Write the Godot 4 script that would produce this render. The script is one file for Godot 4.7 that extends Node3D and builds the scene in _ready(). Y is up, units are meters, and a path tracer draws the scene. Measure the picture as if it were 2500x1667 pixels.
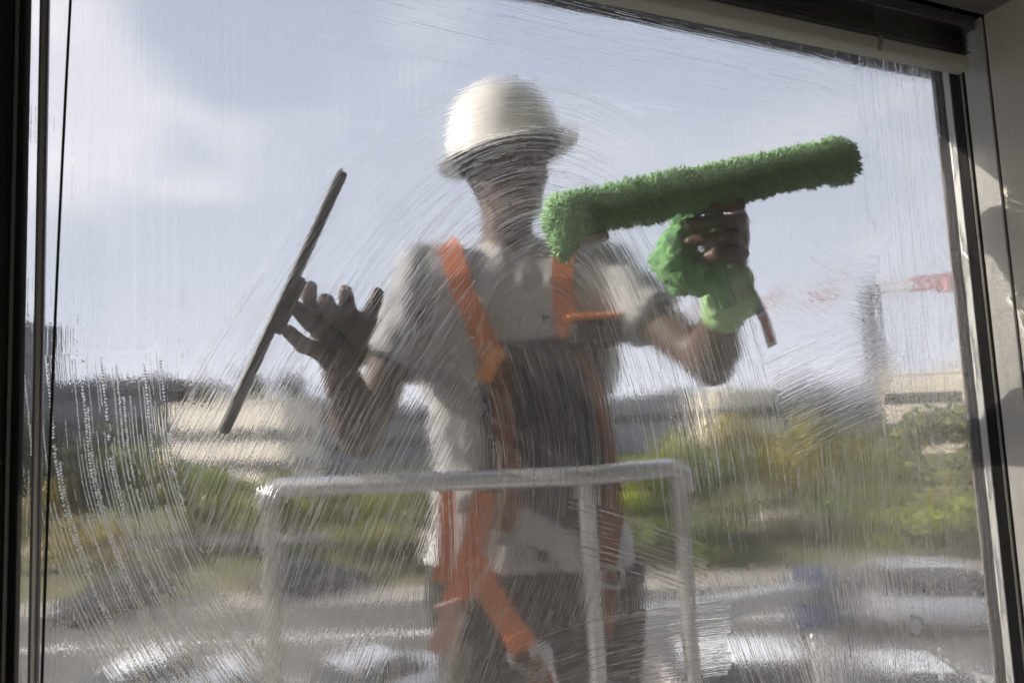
extends Node3D
# A window cleaner on a lift, seen from inside through a wet, soapy pane.

const EYE := Vector3(0, 7.2, 0.8)
const SIDE := Vector3(0.927, 0, 0.375)      # direction of the street, left to right
const AWAY := Vector3(0.375, 0, -0.927)     # direction across the street, away from the facade
const TOWARD := Vector3(-0.375, 0, 0.927)
var rng := RandomNumberGenerator.new()
var mats := {}
var used := {}

# ------------------------------------------------------------------ mesh helper
class Shape:
	var v := PackedVector3Array()
	var n := PackedVector3Array()
	var uv := PackedVector2Array()
	var c := PackedColorArray()
	var i := PackedInt32Array()
	var tint := Color.WHITE
	func vert(p: Vector3, nn: Vector3, u := Vector2.ZERO) -> int:
		v.append(p); n.append(nn); uv.append(u); c.append(tint)
		return v.size() - 1
	func tri(a: int, b: int, d: int) -> void:
		var face := (v[b] - v[a]).cross(v[d] - v[a])
		if face.dot(n[a] + n[b] + n[d]) > 0.0:
			i.append(a); i.append(d); i.append(b)
		else:
			i.append(a); i.append(b); i.append(d)
	func quad(a: Vector3, b: Vector3, d: Vector3, e: Vector3, out: Vector3) -> void:
		var nn := (b - a).cross(d - a).normalized()
		if nn.length_squared() < 0.5:
			nn = (d - a).cross(e - a).normalized()
		if nn.dot(out) < 0.0:
			nn = -nn
		var s := (b - a).length()
		var t := (e - a).length()
		var q := [vert(a, nn, Vector2(0, 0)), vert(b, nn, Vector2(s, 0)), vert(d, nn, Vector2(s, t)), vert(e, nn, Vector2(0, t))]
		tri(q[0], q[1], q[2]); tri(q[0], q[2], q[3])
	func box(at: Vector3, size: Vector3, basis := Basis(), bevel := 0.0) -> Shape:
		var h := size * 0.5
		if bevel <= 0.0:
			for k in 3:
				var a := Vector3.ZERO; a[k] = 1
				var b := Vector3.ZERO; b[(k + 1) % 3] = 1
				var d := Vector3.ZERO; d[(k + 2) % 3] = 1
				for s in [-1.0, 1.0]:
					var o: Vector3 = a * h[k] * s
					var x := b * h[(k + 1) % 3]
					var y := d * h[(k + 2) % 3]
					quad(at + basis * (o - x - y), at + basis * (o + x - y), at + basis * (o + x + y), at + basis * (o - x + y), basis * (a * s))
			return self
		var e := bevel
		for k in 3:
			var k1 := (k + 1) % 3
			var k2 := (k + 2) % 3
			for s in [-1.0, 1.0]:
				var a := Vector3.ZERO; a[k] = s * h[k]
				var x := Vector3.ZERO; x[k1] = h[k1] - e
				var y := Vector3.ZERO; y[k2] = h[k2] - e
				var out := Vector3.ZERO; out[k] = s
				quad(at + basis * (a - x - y), at + basis * (a + x - y), at + basis * (a + x + y), at + basis * (a - x + y), basis * out)
			for s1 in [-1.0, 1.0]:
				for s2 in [-1.0, 1.0]:
					var p1 := Vector3.ZERO; p1[k1] = s1 * h[k1]; p1[k2] = s2 * (h[k2] - e)
					var p2 := Vector3.ZERO; p2[k1] = s1 * (h[k1] - e); p2[k2] = s2 * h[k2]
					var z := Vector3.ZERO; z[k] = h[k] - e
					var out := Vector3.ZERO; out[k1] = s1; out[k2] = s2
					quad(at + basis * (p1 - z), at + basis * (p1 + z), at + basis * (p2 + z), at + basis * (p2 - z), basis * out)
		for sx in [-1.0, 1.0]:
			for sy in [-1.0, 1.0]:
				for sz in [-1.0, 1.0]:
					var out: Vector3 = (basis * Vector3(sx, sy, sz)).normalized()
					var a := vert(at + basis * Vector3(sx * h.x, sy * (h.y - e), sz * (h.z - e)), out)
					var b := vert(at + basis * Vector3(sx * (h.x - e), sy * h.y, sz * (h.z - e)), out)
					var d := vert(at + basis * Vector3(sx * (h.x - e), sy * (h.y - e), sz * h.z), out)
					tri(a, b, d)
		return self
	func span(lo: Vector3, hi: Vector3, bevel := 0.0) -> Shape:
		return box((lo + hi) * 0.5, (hi - lo).abs(), Basis(), bevel)
	func tube(pts: Array, radius: Variant, seg := 10, caps := true) -> Shape:
		var rings := []
		var up := Vector3.UP
		for k in pts.size():
			var t: Vector3 = (pts[mini(k + 1, pts.size() - 1)] - pts[maxi(k - 1, 0)]).normalized()
			if k == 0 and absf(t.dot(up)) > 0.9:
				up = Vector3(0.3, 0, 1).normalized()
			var s := t.cross(up).normalized()
			if s.length_squared() < 0.5:
				s = t.cross(Vector3.RIGHT).normalized()
			up = s.cross(t).normalized()
			var r: float = radius[k] if radius is Array else radius
			var ring := PackedInt32Array()
			for j in seg + 1:
				var a := TAU * j / seg
				var out := s * cos(a) + up * sin(a)
				ring.append(vert(pts[k] + out * r, out, Vector2(float(j) / seg, float(k))))
			rings.append(ring)
		for k in pts.size() - 1:
			for j in seg:
				tri(rings[k][j], rings[k][j + 1], rings[k + 1][j + 1])
				tri(rings[k][j], rings[k + 1][j + 1], rings[k + 1][j])
		if caps:
			for e in [0, pts.size() - 1]:
				var out: Vector3 = (pts[0] - pts[1]).normalized() if e == 0 else (pts[-1] - pts[-2]).normalized()
				var m := vert(pts[e], out)
				var around := PackedInt32Array()
				for j in seg + 1:
					around.append(vert(v[rings[e][j]], out))
				for j in seg:
					tri(m, around[j], around[j + 1])
		return self
	func bar(a: Vector3, b: Vector3, w: float) -> Shape:
		var t := (b - a).normalized()
		var s := t.cross(Vector3.UP if absf(t.y) < 0.9 else Vector3.RIGHT).normalized()
		return box((a + b) * 0.5, Vector3(w, w, (b - a).length()), Basis(s, t.cross(s), t))
	func ribbon(pts: Array, width: float, thick: float, facing: Vector3) -> Shape:   # a strap that lies across `facing`
		var rows := []
		for k in pts.size():
			var t: Vector3 = (pts[mini(k + 1, pts.size() - 1)] - pts[maxi(k - 1, 0)]).normalized()
			var s := t.cross(facing).normalized()
			var f := s.cross(t).normalized()
			rows.append([pts[k] - s * width * 0.5, pts[k] + s * width * 0.5, f])
		for k in rows.size() - 1:
			var a: Array = rows[k]
			var b: Array = rows[k + 1]
			var fa: Vector3 = a[2] * thick * 0.5
			var fb: Vector3 = b[2] * thick * 0.5
			quad(a[0] + fa, a[1] + fa, b[1] + fb, b[0] + fb, a[2])
			quad(a[0] - fa, a[1] - fa, b[1] - fb, b[0] - fb, -a[2])
			quad(a[0] + fa, a[0] - fa, b[0] - fb, b[0] + fb, a[0] - a[1])
			quad(a[1] + fa, a[1] - fa, b[1] - fb, b[1] + fb, a[1] - a[0])
		var z: Array = rows[0]
		quad(z[0] + z[2] * thick * 0.5, z[1] + z[2] * thick * 0.5, z[1] - z[2] * thick * 0.5, z[0] - z[2] * thick * 0.5, pts[0] - pts[1])
		z = rows[-1]
		quad(z[0] + z[2] * thick * 0.5, z[1] + z[2] * thick * 0.5, z[1] - z[2] * thick * 0.5, z[0] - z[2] * thick * 0.5, pts[-1] - pts[-2])
		return self
	func loft(rings: Array, closed := true) -> Shape:         # rings of equal count, smooth across, with end caps
		var count: int = rings[0].size()
		var ids := []
		for k in rings.size():
			var mid := Vector3.ZERO
			for p in rings[k]:
				mid += p / count
			var row := PackedInt32Array()
			for j in count:
				var p: Vector3 = rings[k][j]
				var t: Vector3 = rings[k][(j + 1) % count] - rings[k][(j + count - 1) % count]
				var l: Vector3 = rings[mini(k + 1, rings.size() - 1)][j] - rings[maxi(k - 1, 0)][j]
				var nn := t.cross(l).normalized()
				if nn.dot(p - mid) < 0.0:
					nn = -nn
				row.append(vert(p, nn, Vector2(float(j) / count, float(k))))
			ids.append(row)
		for k in rings.size() - 1:
			for j in count:
				var m := (j + 1) % count
				tri(ids[k][j], ids[k][m], ids[k + 1][m]); tri(ids[k][j], ids[k + 1][m], ids[k + 1][j])
		if closed:
			for e in [0, rings.size() - 1]:
				var mid := Vector3.ZERO
				for p in rings[e]:
					mid += p / count
				var other := Vector3.ZERO
				for p in rings[1 if e == 0 else e - 1]:
					other += p / count
				var out := (mid - other).normalized()
				var m := vert(mid, out)
				var around := PackedInt32Array()
				for p in rings[e]:
					around.append(vert(p, out))
				for j in count:
					tri(m, around[j], around[(j + 1) % count])
		return self
	func lathe(profile: Array, at: Vector3, basis: Basis, seg := 24, squash := Vector2.ONE) -> Shape:   # profile of (radius, height)
		var ids := []
		for k in profile.size():
			var p: Vector2 = profile[k]
			var t: Vector2 = (profile[mini(k + 1, profile.size() - 1)] - profile[maxi(k - 1, 0)]).normalized()
			var row := PackedInt32Array()
			for j in seg + 1:
				var a := TAU * j / seg
				var d := Vector3(cos(a) * squash.x, 0, sin(a) * squash.y)
				var nn := (basis * (Vector3(cos(a) / squash.x, 0, sin(a) / squash.y) * t.y - Vector3.UP * t.x)).normalized()
				row.append(vert(at + basis * (d * p.x + Vector3.UP * p.y), nn, Vector2(float(j) / seg, float(k) / profile.size())))
			ids.append(row)
		for k in profile.size() - 1:
			for j in seg:
				i.append(ids[k][j]); i.append(ids[k + 1][j + 1]); i.append(ids[k][j + 1])
				i.append(ids[k][j]); i.append(ids[k + 1][j]); i.append(ids[k + 1][j + 1])
		return self
	func add(o: Shape) -> Shape:
		var at := v.size()
		v.append_array(o.v); n.append_array(o.n); uv.append_array(o.uv); c.append_array(o.c)
		for k in o.i:
			i.append(at + k)
		return self
	func arrays() -> Array:
		var a := []
		a.resize(Mesh.ARRAY_MAX)
		a[Mesh.ARRAY_VERTEX] = v
		a[Mesh.ARRAY_NORMAL] = n
		a[Mesh.ARRAY_TEX_UV] = uv
		a[Mesh.ARRAY_COLOR] = c
		a[Mesh.ARRAY_INDEX] = i
		return a
	func mesh() -> ArrayMesh:
		var m := ArrayMesh.new()
		m.add_surface_from_arrays(Mesh.PRIMITIVE_TRIANGLES, arrays())
		return m

# ------------------------------------------------------------------ distance field -> surface nets
class Field:
	var lo: Vector3
	var h: float
	var nx: int
	var ny: int
	var nz: int
	var d := PackedFloat32Array()
	func _init(a: Vector3, b: Vector3, cell: float) -> void:
		lo = a
		h = cell
		nx = int((b.x - a.x) / cell) + 2
		ny = int((b.y - a.y) / cell) + 2
		nz = int((b.z - a.z) / cell) + 2
		d.resize(nx * ny * nz)
		d.fill(9.0)
	func cap(a: Vector3, b: Vector3, ra: float, rb: float, k := 0.02) -> Field:
		var m := maxf(ra, rb) + k + 2.5 * h
		var p0 := (a.min(b) - Vector3.ONE * m - lo) / h
		var p1 := (a.max(b) + Vector3.ONE * m - lo) / h
		var ab := b - a
		var l2 := maxf(ab.length_squared(), 1e-9)
		for z in range(maxi(0, int(p0.z)), mini(nz, int(p1.z) + 2)):
			for y in range(maxi(0, int(p0.y)), mini(ny, int(p1.y) + 2)):
				var row := (z * ny + y) * nx
				for x in range(maxi(0, int(p0.x)), mini(nx, int(p1.x) + 2)):
					var q := lo + Vector3(x, y, z) * h - a
					var t := clampf(q.dot(ab) / l2, 0.0, 1.0)
					var e := (q - ab * t).length() - ra - (rb - ra) * t
					var o := d[row + x]
					var w := maxf(k - absf(o - e), 0.0)
					d[row + x] = minf(o, e) - w * w / (4.0 * k)
		return self
	func ball(a: Vector3, r: float, k := 0.02) -> Field:
		return cap(a, a, r, r, k)
	func carve(a: Vector3, b: Vector3, r: float, k := 0.006) -> Field:     # a groove
		var m := r + k + 2.0 * h
		var p0 := (a.min(b) - Vector3.ONE * m - lo) / h
		var p1 := (a.max(b) + Vector3.ONE * m - lo) / h
		var ab := b - a
		var l2 := maxf(ab.length_squared(), 1e-9)
		for z in range(maxi(0, int(p0.z)), mini(nz, int(p1.z) + 2)):
			for y in range(maxi(0, int(p0.y)), mini(ny, int(p1.y) + 2)):
				for x in range(maxi(0, int(p0.x)), mini(nx, int(p1.x) + 2)):
					var at := (z * ny + y) * nx + x
					var q := lo + Vector3(x, y, z) * h - a
					var e := r - (q - ab * clampf(q.dot(ab) / l2, 0.0, 1.0)).length()
					var w := maxf(k - absf(d[at] - e), 0.0)
					d[at] = maxf(d[at], e) + w * w / (4.0 * k)
		return self
	func cut(p: Vector3, normal: Vector3, reach: float) -> Field:           # keeps what lies behind the plane, within reach
		var p0 := (p - Vector3.ONE * reach - lo) / h
		var p1 := (p + Vector3.ONE * reach - lo) / h
		for z in range(maxi(0, int(p0.z)), mini(nz, int(p1.z) + 2)):
			for y in range(maxi(0, int(p0.y)), mini(ny, int(p1.y) + 2)):
				for x in range(maxi(0, int(p0.x)), mini(nx, int(p1.x) + 2)):
					var q := lo + Vector3(x, y, z) * h
					if (q - p).length() < reach:
						var at := (z * ny + y) * nx + x
						d[at] = maxf(d[at], (q - p).dot(normal))
		return self
	func rough(noise: FastNoiseLite, amp: float, stretch := Vector3.ONE) -> Field:
		for z in nz:
			for y in ny:
				for x in nx:
					var at := (z * ny + y) * nx + x
					if absf(d[at]) < 4.0 * h + amp:
						d[at] += amp * noise.get_noise_3dv((lo + Vector3(x, y, z) * h) * stretch)
		return self
	func into(s: Shape) -> Shape:
		var ids := PackedInt32Array()
		ids.resize(nx * ny * nz)
		ids.fill(-1)
		var dz := nx * ny
		var far := 2.5 * h
		for z in nz - 1:
			for y in ny - 1:
				var row := (z * ny + y) * nx
				for x in nx - 1:
					var k := row + x
					var a := d[k]
					if a > far or a < -far:
						continue
					var f := [a, d[k + 1], d[k + nx], d[k + nx + 1], d[k + dz], d[k + dz + 1], d[k + dz + nx], d[k + dz + nx + 1]]
					var inside := 0
					for e in f:
						if e < 0.0:
							inside += 1
					if inside == 0 or inside == 8:
						continue
					var sum := Vector3.ZERO
					var count := 0
					for e in [[0, 1], [2, 3], [4, 5], [6, 7], [0, 2], [1, 3], [4, 6], [5, 7], [0, 4], [1, 5], [2, 6], [3, 7]]:
						var p: float = f[e[0]]
						var q: float = f[e[1]]
						if (p < 0.0) != (q < 0.0):
							var t := p / (p - q)
							var c0 := Vector3(e[0] & 1, (e[0] >> 1) & 1, e[0] >> 2)
							var c1 := Vector3(e[1] & 1, (e[1] >> 1) & 1, e[1] >> 2)
							sum += c0.lerp(c1, t)
							count += 1
					var w := sum / count
					var g := Vector3(f[1] + f[3] + f[5] + f[7] - f[0] - f[2] - f[4] - f[6], f[2] + f[3] + f[6] + f[7] - f[0] - f[1] - f[4] - f[5], f[4] + f[5] + f[6] + f[7] - f[0] - f[1] - f[2] - f[3])
					ids[k] = s.vert(lo + (Vector3(x, y, z) + w) * h, g.normalized())
		for z in range(1, nz - 1):
			for y in range(1, ny - 1):
				for x in range(1, nx - 1):
					var k := (z * ny + y) * nx + x
					if ids[k] < 0:
						continue
					var a := d[k] < 0.0
					for e in [[1, nx, dz], [nx, dz, 1], [dz, 1, nx]]:
						if a != (d[k + e[0]] < 0.0):
							var q := [ids[k], ids[k - e[1]], ids[k - e[1] - e[2]], ids[k - e[2]]]
							if q.min() >= 0:
								s.tri(q[0], q[1], q[2]); s.tri(q[0], q[2], q[3])
		return s

# ------------------------------------------------------------------ naming
func numbered(called: String) -> String:
	var k: int = used.get(called, -1) + 1
	used[called] = k
	return called if k == 0 else "%s_%03d" % [called, k]

func tag(o: Node3D, label := "", category := "", group := "") -> Node3D:
	if label: o.set_meta("label", label)
	if category: o.set_meta("category", category)
	if group: o.set_meta("group", group)
	return o

func thing(called: String, label: String, category: String, at := Vector3.ZERO, turn := 0.0, group := "") -> Node3D:
	var o := Node3D.new()
	o.name = numbered(called)
	add_child(o, true)
	o.position = at
	o.rotation.y = turn
	return tag(o, label, category, group)

func part(called: String, what: Variant, m: Material, parent: Node3D = self, label := "") -> MeshInstance3D:
	var o := MeshInstance3D.new()
	o.name = numbered(called) if parent == self else called
	o.mesh = what.mesh() if what is Shape else what
	o.material_override = m
	parent.add_child(o, true)
	if label: o.set_meta("label", label)
	return o

func struct(called: String, what: Shape, m: Material, parent: Node3D = self) -> MeshInstance3D:
	var o := part(called, what, m, parent)
	if parent == self: o.set_meta("kind", "structure")
	return o

func again(o: Node3D, label := "") -> Node3D:
	var r: Node3D = o.duplicate()
	r.name = numbered(String(o.name).rstrip("0123456789").trim_suffix("_"))
	add_child(r, true)
	if label: r.set_meta("label", label)
	return r

# ------------------------------------------------------------------ materials
func lin(r: float, g: float, b: float) -> Color:
	return Color(r, g, b).linear_to_srgb()

func noise_map(freq: float, lo: float, hi: float, octaves := 4, size := 256, sd := 1) -> NoiseTexture2D:
	var f := FastNoiseLite.new()
	f.frequency = freq
	f.fractal_octaves = octaves
	f.seed = sd
	var t := NoiseTexture2D.new()
	t.width = size
	t.height = size
	t.seamless = true
	t.noise = f
	var g := Gradient.new()
	g.set_color(0, Color(lo, lo, lo).linear_to_srgb())
	g.set_color(1, Color(hi, hi, hi).linear_to_srgb())
	t.color_ramp = g
	return t

func mat(called: String, color: Color, rough := 0.7, metal := 0.0) -> StandardMaterial3D:
	if mats.has(called):
		return mats[called]
	var m := StandardMaterial3D.new()
	m.resource_name = called
	m.albedo_color = color
	m.roughness = rough
	m.metallic = metal
	mats[called] = m
	return m

func grain(called: String, color: Color, rough: float, metal: float, tex: Texture2D, scale: float, bump := 0.0) -> StandardMaterial3D:
	var m := mat(called, color, rough, metal)
	m.albedo_texture = tex
	m.uv1_triplanar = true
	m.uv1_world_triplanar = true
	m.uv1_scale = Vector3.ONE * scale
	if bump > 0.0:
		m.heightmap_enabled = true
		m.heightmap_texture = tex
		m.heightmap_scale = bump
	return m

func G(a: float, b: float, y := 0.0) -> Vector3:      # a metres along the street, b metres out from the window
	return Vector3(0, y, 0.8) + SIDE * a + AWAY * b

func _ready() -> void:
	rng.seed = 71
	camera_and_sky()
	setting()
	street()
	window_and_room()
	wet_glass()
	lift()
	worker()
	tools()

# ------------------------------------------------------------------ camera, sky, sun
func camera_and_sky() -> void:
	var cam := Camera3D.new()
	cam.name = "camera"
	add_child(cam)
	cam.transform = Transform3D(Basis(Vector3(0.9280, -0.0452, 0.3698), Vector3(0.0083, 0.9955, 0.1006), Vector3(-0.3733, -0.0837, 0.9240)).orthonormalized(), EYE)
	var look := CameraAttributesPhysical.new()
	look.frustum_focal_length = 24.0
	look.frustum_focus_distance = 0.88
	look.frustum_near = 0.02
	look.frustum_far = 900.0
	look.exposure_aperture = 5.6
	cam.attributes = look
	cam.fov = 53.13
	cam.near = 0.02
	cam.far = 900.0
	cam.current = true

	var sun := DirectionalLight3D.new()
	sun.name = "sun"
	add_child(sun)
	var el := deg_to_rad(28.0)
	var az := deg_to_rad(66.0)
	var to_sun := Vector3(-sin(az) * cos(el), sin(el), -cos(az) * cos(el))
	sun.look_at_from_position(Vector3.ZERO, -to_sun)
	sun.light_energy = 1.35
	sun.light_color = Color(1.0, 0.955, 0.89)
	sun.light_angular_distance = 0.5
	sun.shadow_enabled = true

	var env := Environment.new()
	env.background_mode = Environment.BG_SKY
	env.tonemap_mode = Environment.TONE_MAPPER_LINEAR
	env.tonemap_exposure = 1.6
	env.sdfgi_enabled = true
	env.ssao_enabled = true
	env.ssil_enabled = true
	var sky := Sky.new()
	var pan := PanoramaSkyMaterial.new()
	pan.panorama = ImageTexture.create_from_image(sky_image(1024, 512, to_sun))
	sky.sky_material = pan
	env.sky = sky
	var we := WorldEnvironment.new()
	we.name = "world"
	we.environment = env
	add_child(we)

func sky_image(w: int, h: int, to_sun: Vector3) -> Image:
	var im := Image.create(w, h, false, Image.FORMAT_RGBF)
	var f := FastNoiseLite.new()
	f.seed = 12
	f.frequency = 2.6
	f.fractal_octaves = 5
	var zenith := Vector3(0.255, 0.30, 0.41)
	var low := Vector3(0.56, 0.58, 0.64)
	var white := Vector3(0.70, 0.69, 0.72)
	# soft cumulus puffs, as directions
	var puffs := [[0.05, 0.445, 0.09], [0.12, 0.47, 0.09], [0.20, 0.49, 0.09], [0.19, 0.385, 0.12], [0.28, 0.41, 0.11], [0.12, 0.35, 0.09], [-0.17, 0.40, 0.055], [-0.21, 0.31, 0.06], [0.50, 0.42, 0.07], [-0.75, 0.25, 0.16], [0.70, 0.07, 0.10], [1.6, 0.3, 0.2], [2.3, 0.25, 0.22], [-1.2, 0.35, 0.2], [-2.0, 0.3, 0.2], [2.9, 0.4, 0.22], [0.3, 0.85, 0.18], [-0.9, 0.7, 0.2]]
	var dirs := []
	for p in puffs:
		dirs.append(Vector3(sin(p[0]) * cos(p[1]), sin(p[1]), -cos(p[0]) * cos(p[1])))
	for y in h:
		var up := (0.5 - (y + 0.5) / h) * PI
		for x in w:
			var a := ((x + 0.5) / w - 0.5) * TAU
			var d := Vector3(sin(a) * cos(up), sin(up), -cos(a) * cos(up))
			var e := maxf(d.y, 0.0)
			var c := low.lerp(zenith, pow(e, 0.62))
			var near_sun := maxf(d.dot(to_sun), 0.0)
			c = c.lerp(Vector3(0.80, 0.79, 0.78), 0.45 * pow(near_sun, 5.0))
			if d.y > -0.02:
				var q := Vector3(d.x, d.y * 1.9, d.z)
				var n := f.get_noise_3dv(q)
				var cover := 0.0
				for k in dirs.size():
					var s: float = puffs[k][2]
					var g: float = (d - dirs[k]).length_squared() / (s * s)
					if g < 4.0:
						cover += exp(-g * 1.6)
				cover = smoothstep(0.25, 0.85, cover * 1.15 + n * 0.5)
				var veil := smoothstep(0.05, 0.5, n) * 0.25
				c = c.lerp(white, clampf(cover * 0.62 + veil, 0.0, 0.9))
			else:
				c = Vector3(0.16, 0.155, 0.14)
			im.set_pixel(x, y, Color(c.x, c.y, c.z))
	return im

# ------------------------------------------------------------------ ground and far things
func ground_sheet(lo_a: float, hi_a: float, lo_b: float, hi_b: float, y: float, na := 1, nb := 1) -> Shape:
	var s := Shape.new()
	for i in na:
		for j in nb:
			var a0 := lerpf(lo_a, hi_a, float(i) / na)
			var a1 := lerpf(lo_a, hi_a, float(i + 1) / na)
			var b0 := lerpf(lo_b, hi_b, float(j) / nb)
			var b1 := lerpf(lo_b, hi_b, float(j + 1) / nb)
			s.quad(G(a0, b0, y), G(a1, b0, y), G(a1, b1, y), G(a0, b1, y), Vector3.UP)
	return s

func setting() -> void:
	var soil := grain("soil", lin(0.20, 0.19, 0.12), 0.95, 0.0, noise_map(0.03, 0.4, 1.0, 5, 256, 3), 0.06)
	struct("ground", ground_sheet(-500, 500, -60, 700, -0.05), soil)
	var asphalt := grain("asphalt", lin(0.125, 0.118, 0.112), 0.85, 0.0, noise_map(0.05, 0.55, 1.0, 5, 256, 4), 0.11)
	struct("road", ground_sheet(-120, 120, 1.2, 26.0, 0.0), asphalt)
	var paint := mat("road_paint", lin(0.72, 0.72, 0.70), 0.6)
	struct("road_marking", ground_sheet(-120, 120, 22.6, 22.85, 0.004), paint)
	for k in 16:
		struct("road_marking", ground_sheet(-34.0 + k * 5.2, -31.6 + k * 5.2, 19.2, 19.35, 0.004), paint)
	var kerb_m := grain("kerb_stone", lin(0.5, 0.48, 0.45), 0.8, 0.0, noise_map(0.05, 0.7, 1.0, 4, 256, 5), 0.7)
	var kerb := Shape.new()
	kerb.box(G(0, 26.1, 0.06), Vector3(240, 0.14, 0.2), Basis(SIDE, Vector3.UP, TOWARD))
	struct("kerb", kerb, kerb_m)
	struct("pavement", ground_sheet(-120, 120, 26.2, 28.2, 0.11), grain("paving", lin(0.36, 0.33, 0.29), 0.85, 0.0, noise_map(0.06, 0.6, 1.0, 4, 256, 6), 0.4))
	struct("path", ground_sheet(-120, 120, 39.0, 42.0, 0.02), mat("sandy_path", lin(0.42, 0.37, 0.30), 0.9))
	var lawn_m := grain("grass_sheet", lin(0.17, 0.17, 0.065), 0.95, 0.0, noise_map(0.04, 0.35, 1.0, 5, 256, 7), 0.09)
	struct("lawn", ground_sheet(-160, 200, 28.2, 39.0, 0.03), lawn_m)
	struct("lawn", ground_sheet(-160, 200, 42.0, 130.0, 0.03), lawn_m)

	# --- far buildings
	var cream := grain("cream_render", lin(0.82, 0.77, 0.69), 0.85, 0.0, noise_map(0.03, 0.8, 1.0, 4, 256, 8), 0.15)
	var pale := grain("pale_render", lin(0.76, 0.70, 0.60), 0.85, 0.0, noise_map(0.03, 0.8, 1.0, 4, 256, 9), 0.15)
	var grey := grain("grey_panel", lin(0.30, 0.31, 0.34), 0.7, 0.0, noise_map(0.03, 0.8, 1.0, 3, 256, 10), 0.1)
	var slate := grain("slate_panel", lin(0.17, 0.17, 0.20), 0.6, 0.0, noise_map(0.03, 0.75, 1.0, 3, 256, 11), 0.1)
	building("office_building", "low cream office building with dark strip windows behind the bushes", "building", Vector3(-1.4, 0, -67.5), -0.85, Vector3(14.5, 8.6, 5), cream, 2, 8, 2.75, 1.15, 2.6)
	building("annex_building", "grey flat roofed block beside the cream office building", "building", G(-21.5, 78), -0.42, Vector3(9.5, 8.0, 10), grey, 2, 6, 3.2, 1.1)
	building("tower_block", "tall slate grey block at the left window edge", "building", G(-75.5, 92), -0.3, Vector3(13, 22, 12), slate, 6, 4, 3.3, 1.2)
	building("dark_block", "dark slate block with flat roof behind the left trees", "building", G(-46, 76), -0.35, Vector3(13, 11.8, 10), slate, 3, 5, 3.4, 1.2)
	building("long_hall", "long low grey hall under the far right skyline", "building", G(29.5, 92), -0.38, Vector3(42, 7.4, 14), grey, 1, 16, 4.6, 1.2, 2.4)
	building("service_building", "small pale building with dark openings in front of the grey hall", "building", G(24.5, 74), -0.38, Vector3(6.5, 7.6, 7), pale, 2, 2, 3.0, 1.3, 1.9)
	building("apartment_building", "pale apartment building with two strips of windows beside the right window frame", "building", G(48.0, 69), -1.0, Vector3(20, 8.6, 10), pale, 2, 8, 3.2, 1.2, 2.2)
	building("warehouse_building", "grey warehouse half hidden behind the worker", "building", G(-6, 86), -0.38, Vector3(22, 7.6, 12), grey, 2, 10, 3.2, 1.0)

	# --- tower crane
	var red := mat("crane_red", lin(0.58, 0.17, 0.14), 0.5)
	var white := mat("crane_white", lin(0.75, 0.74, 0.72), 0.5)
	var steel := mat("crane_grey", lin(0.10, 0.10, 0.12), 0.6)
	var base := Vector3(86.1, 0, -71.6)
	var crane := thing("tower_crane", "distant tower crane with grey mast and red and white jib", "crane", base)
	lattice("mast", Vector3.ZERO, Vector3(0, 22.0, 0), 1.7, 11, 0.34, steel, crane)
	var jd := Vector3(19.48, 1.1, 15.69).normalized()
	for k in 6:
		lattice("jib_section", jd * (-4.2 * (k + 1)) + Vector3(0, 21.4, 0), jd * (-4.2 * k - 0.2) + Vector3(0, 21.4, 0), 1.3, 3, 0.16, red if k % 2 == 1 else white, crane)
	lattice("counter_jib", jd * 0.3 + Vector3(0, 21.4, 0), jd * 5.4 + Vector3(0, 21.4, 0), 1.3, 3, 0.16, white, crane)
	lattice("counter_jib", jd * 5.4 + Vector3(0, 21.4, 0), jd * 11.0 + Vector3(0, 21.4, 0), 1.6, 4, 0.4, red, crane)
	part("counterweight", Shape.new().box(jd * 10.0 + Vector3(0, 20.6, 0), Vector3(2.2, 1.6, 1.8), Basis(), 0.05), red, crane)
	part("cab", Shape.new().box(Vector3(-1.5, 20.0, 1.3), Vector3(1.6, 2.0, 1.6), Basis(), 0.05), steel, crane)

func lattice(called: String, a: Vector3, b: Vector3, w: float, bays: int, bar: float, m: Material, parent: Node3D) -> void:
	var t := (b - a).normalized()
	var s := t.cross(Vector3.UP if absf(t.y) < 0.9 else Vector3.RIGHT).normalized()
	var u := s.cross(t)
	var st := Shape.new()
	var corner := [(s + u) * w * 0.5, (s - u) * w * 0.5, (-s - u) * w * 0.5, (u - s) * w * 0.5]
	for k in 4:
		st.bar(a + corner[k], b + corner[k], bar)
		for j in bays:
			var p := a.lerp(b, float(j) / bays)
			var q := a.lerp(b, float(j + 1) / bays)
			st.bar(p + corner[k], q + corner[(k + 1) % 4], bar * 0.6)
			st.bar(q + corner[k], q + corner[(k + 1) % 4], bar * 0.6)
	part(called, st, m, parent)

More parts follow.
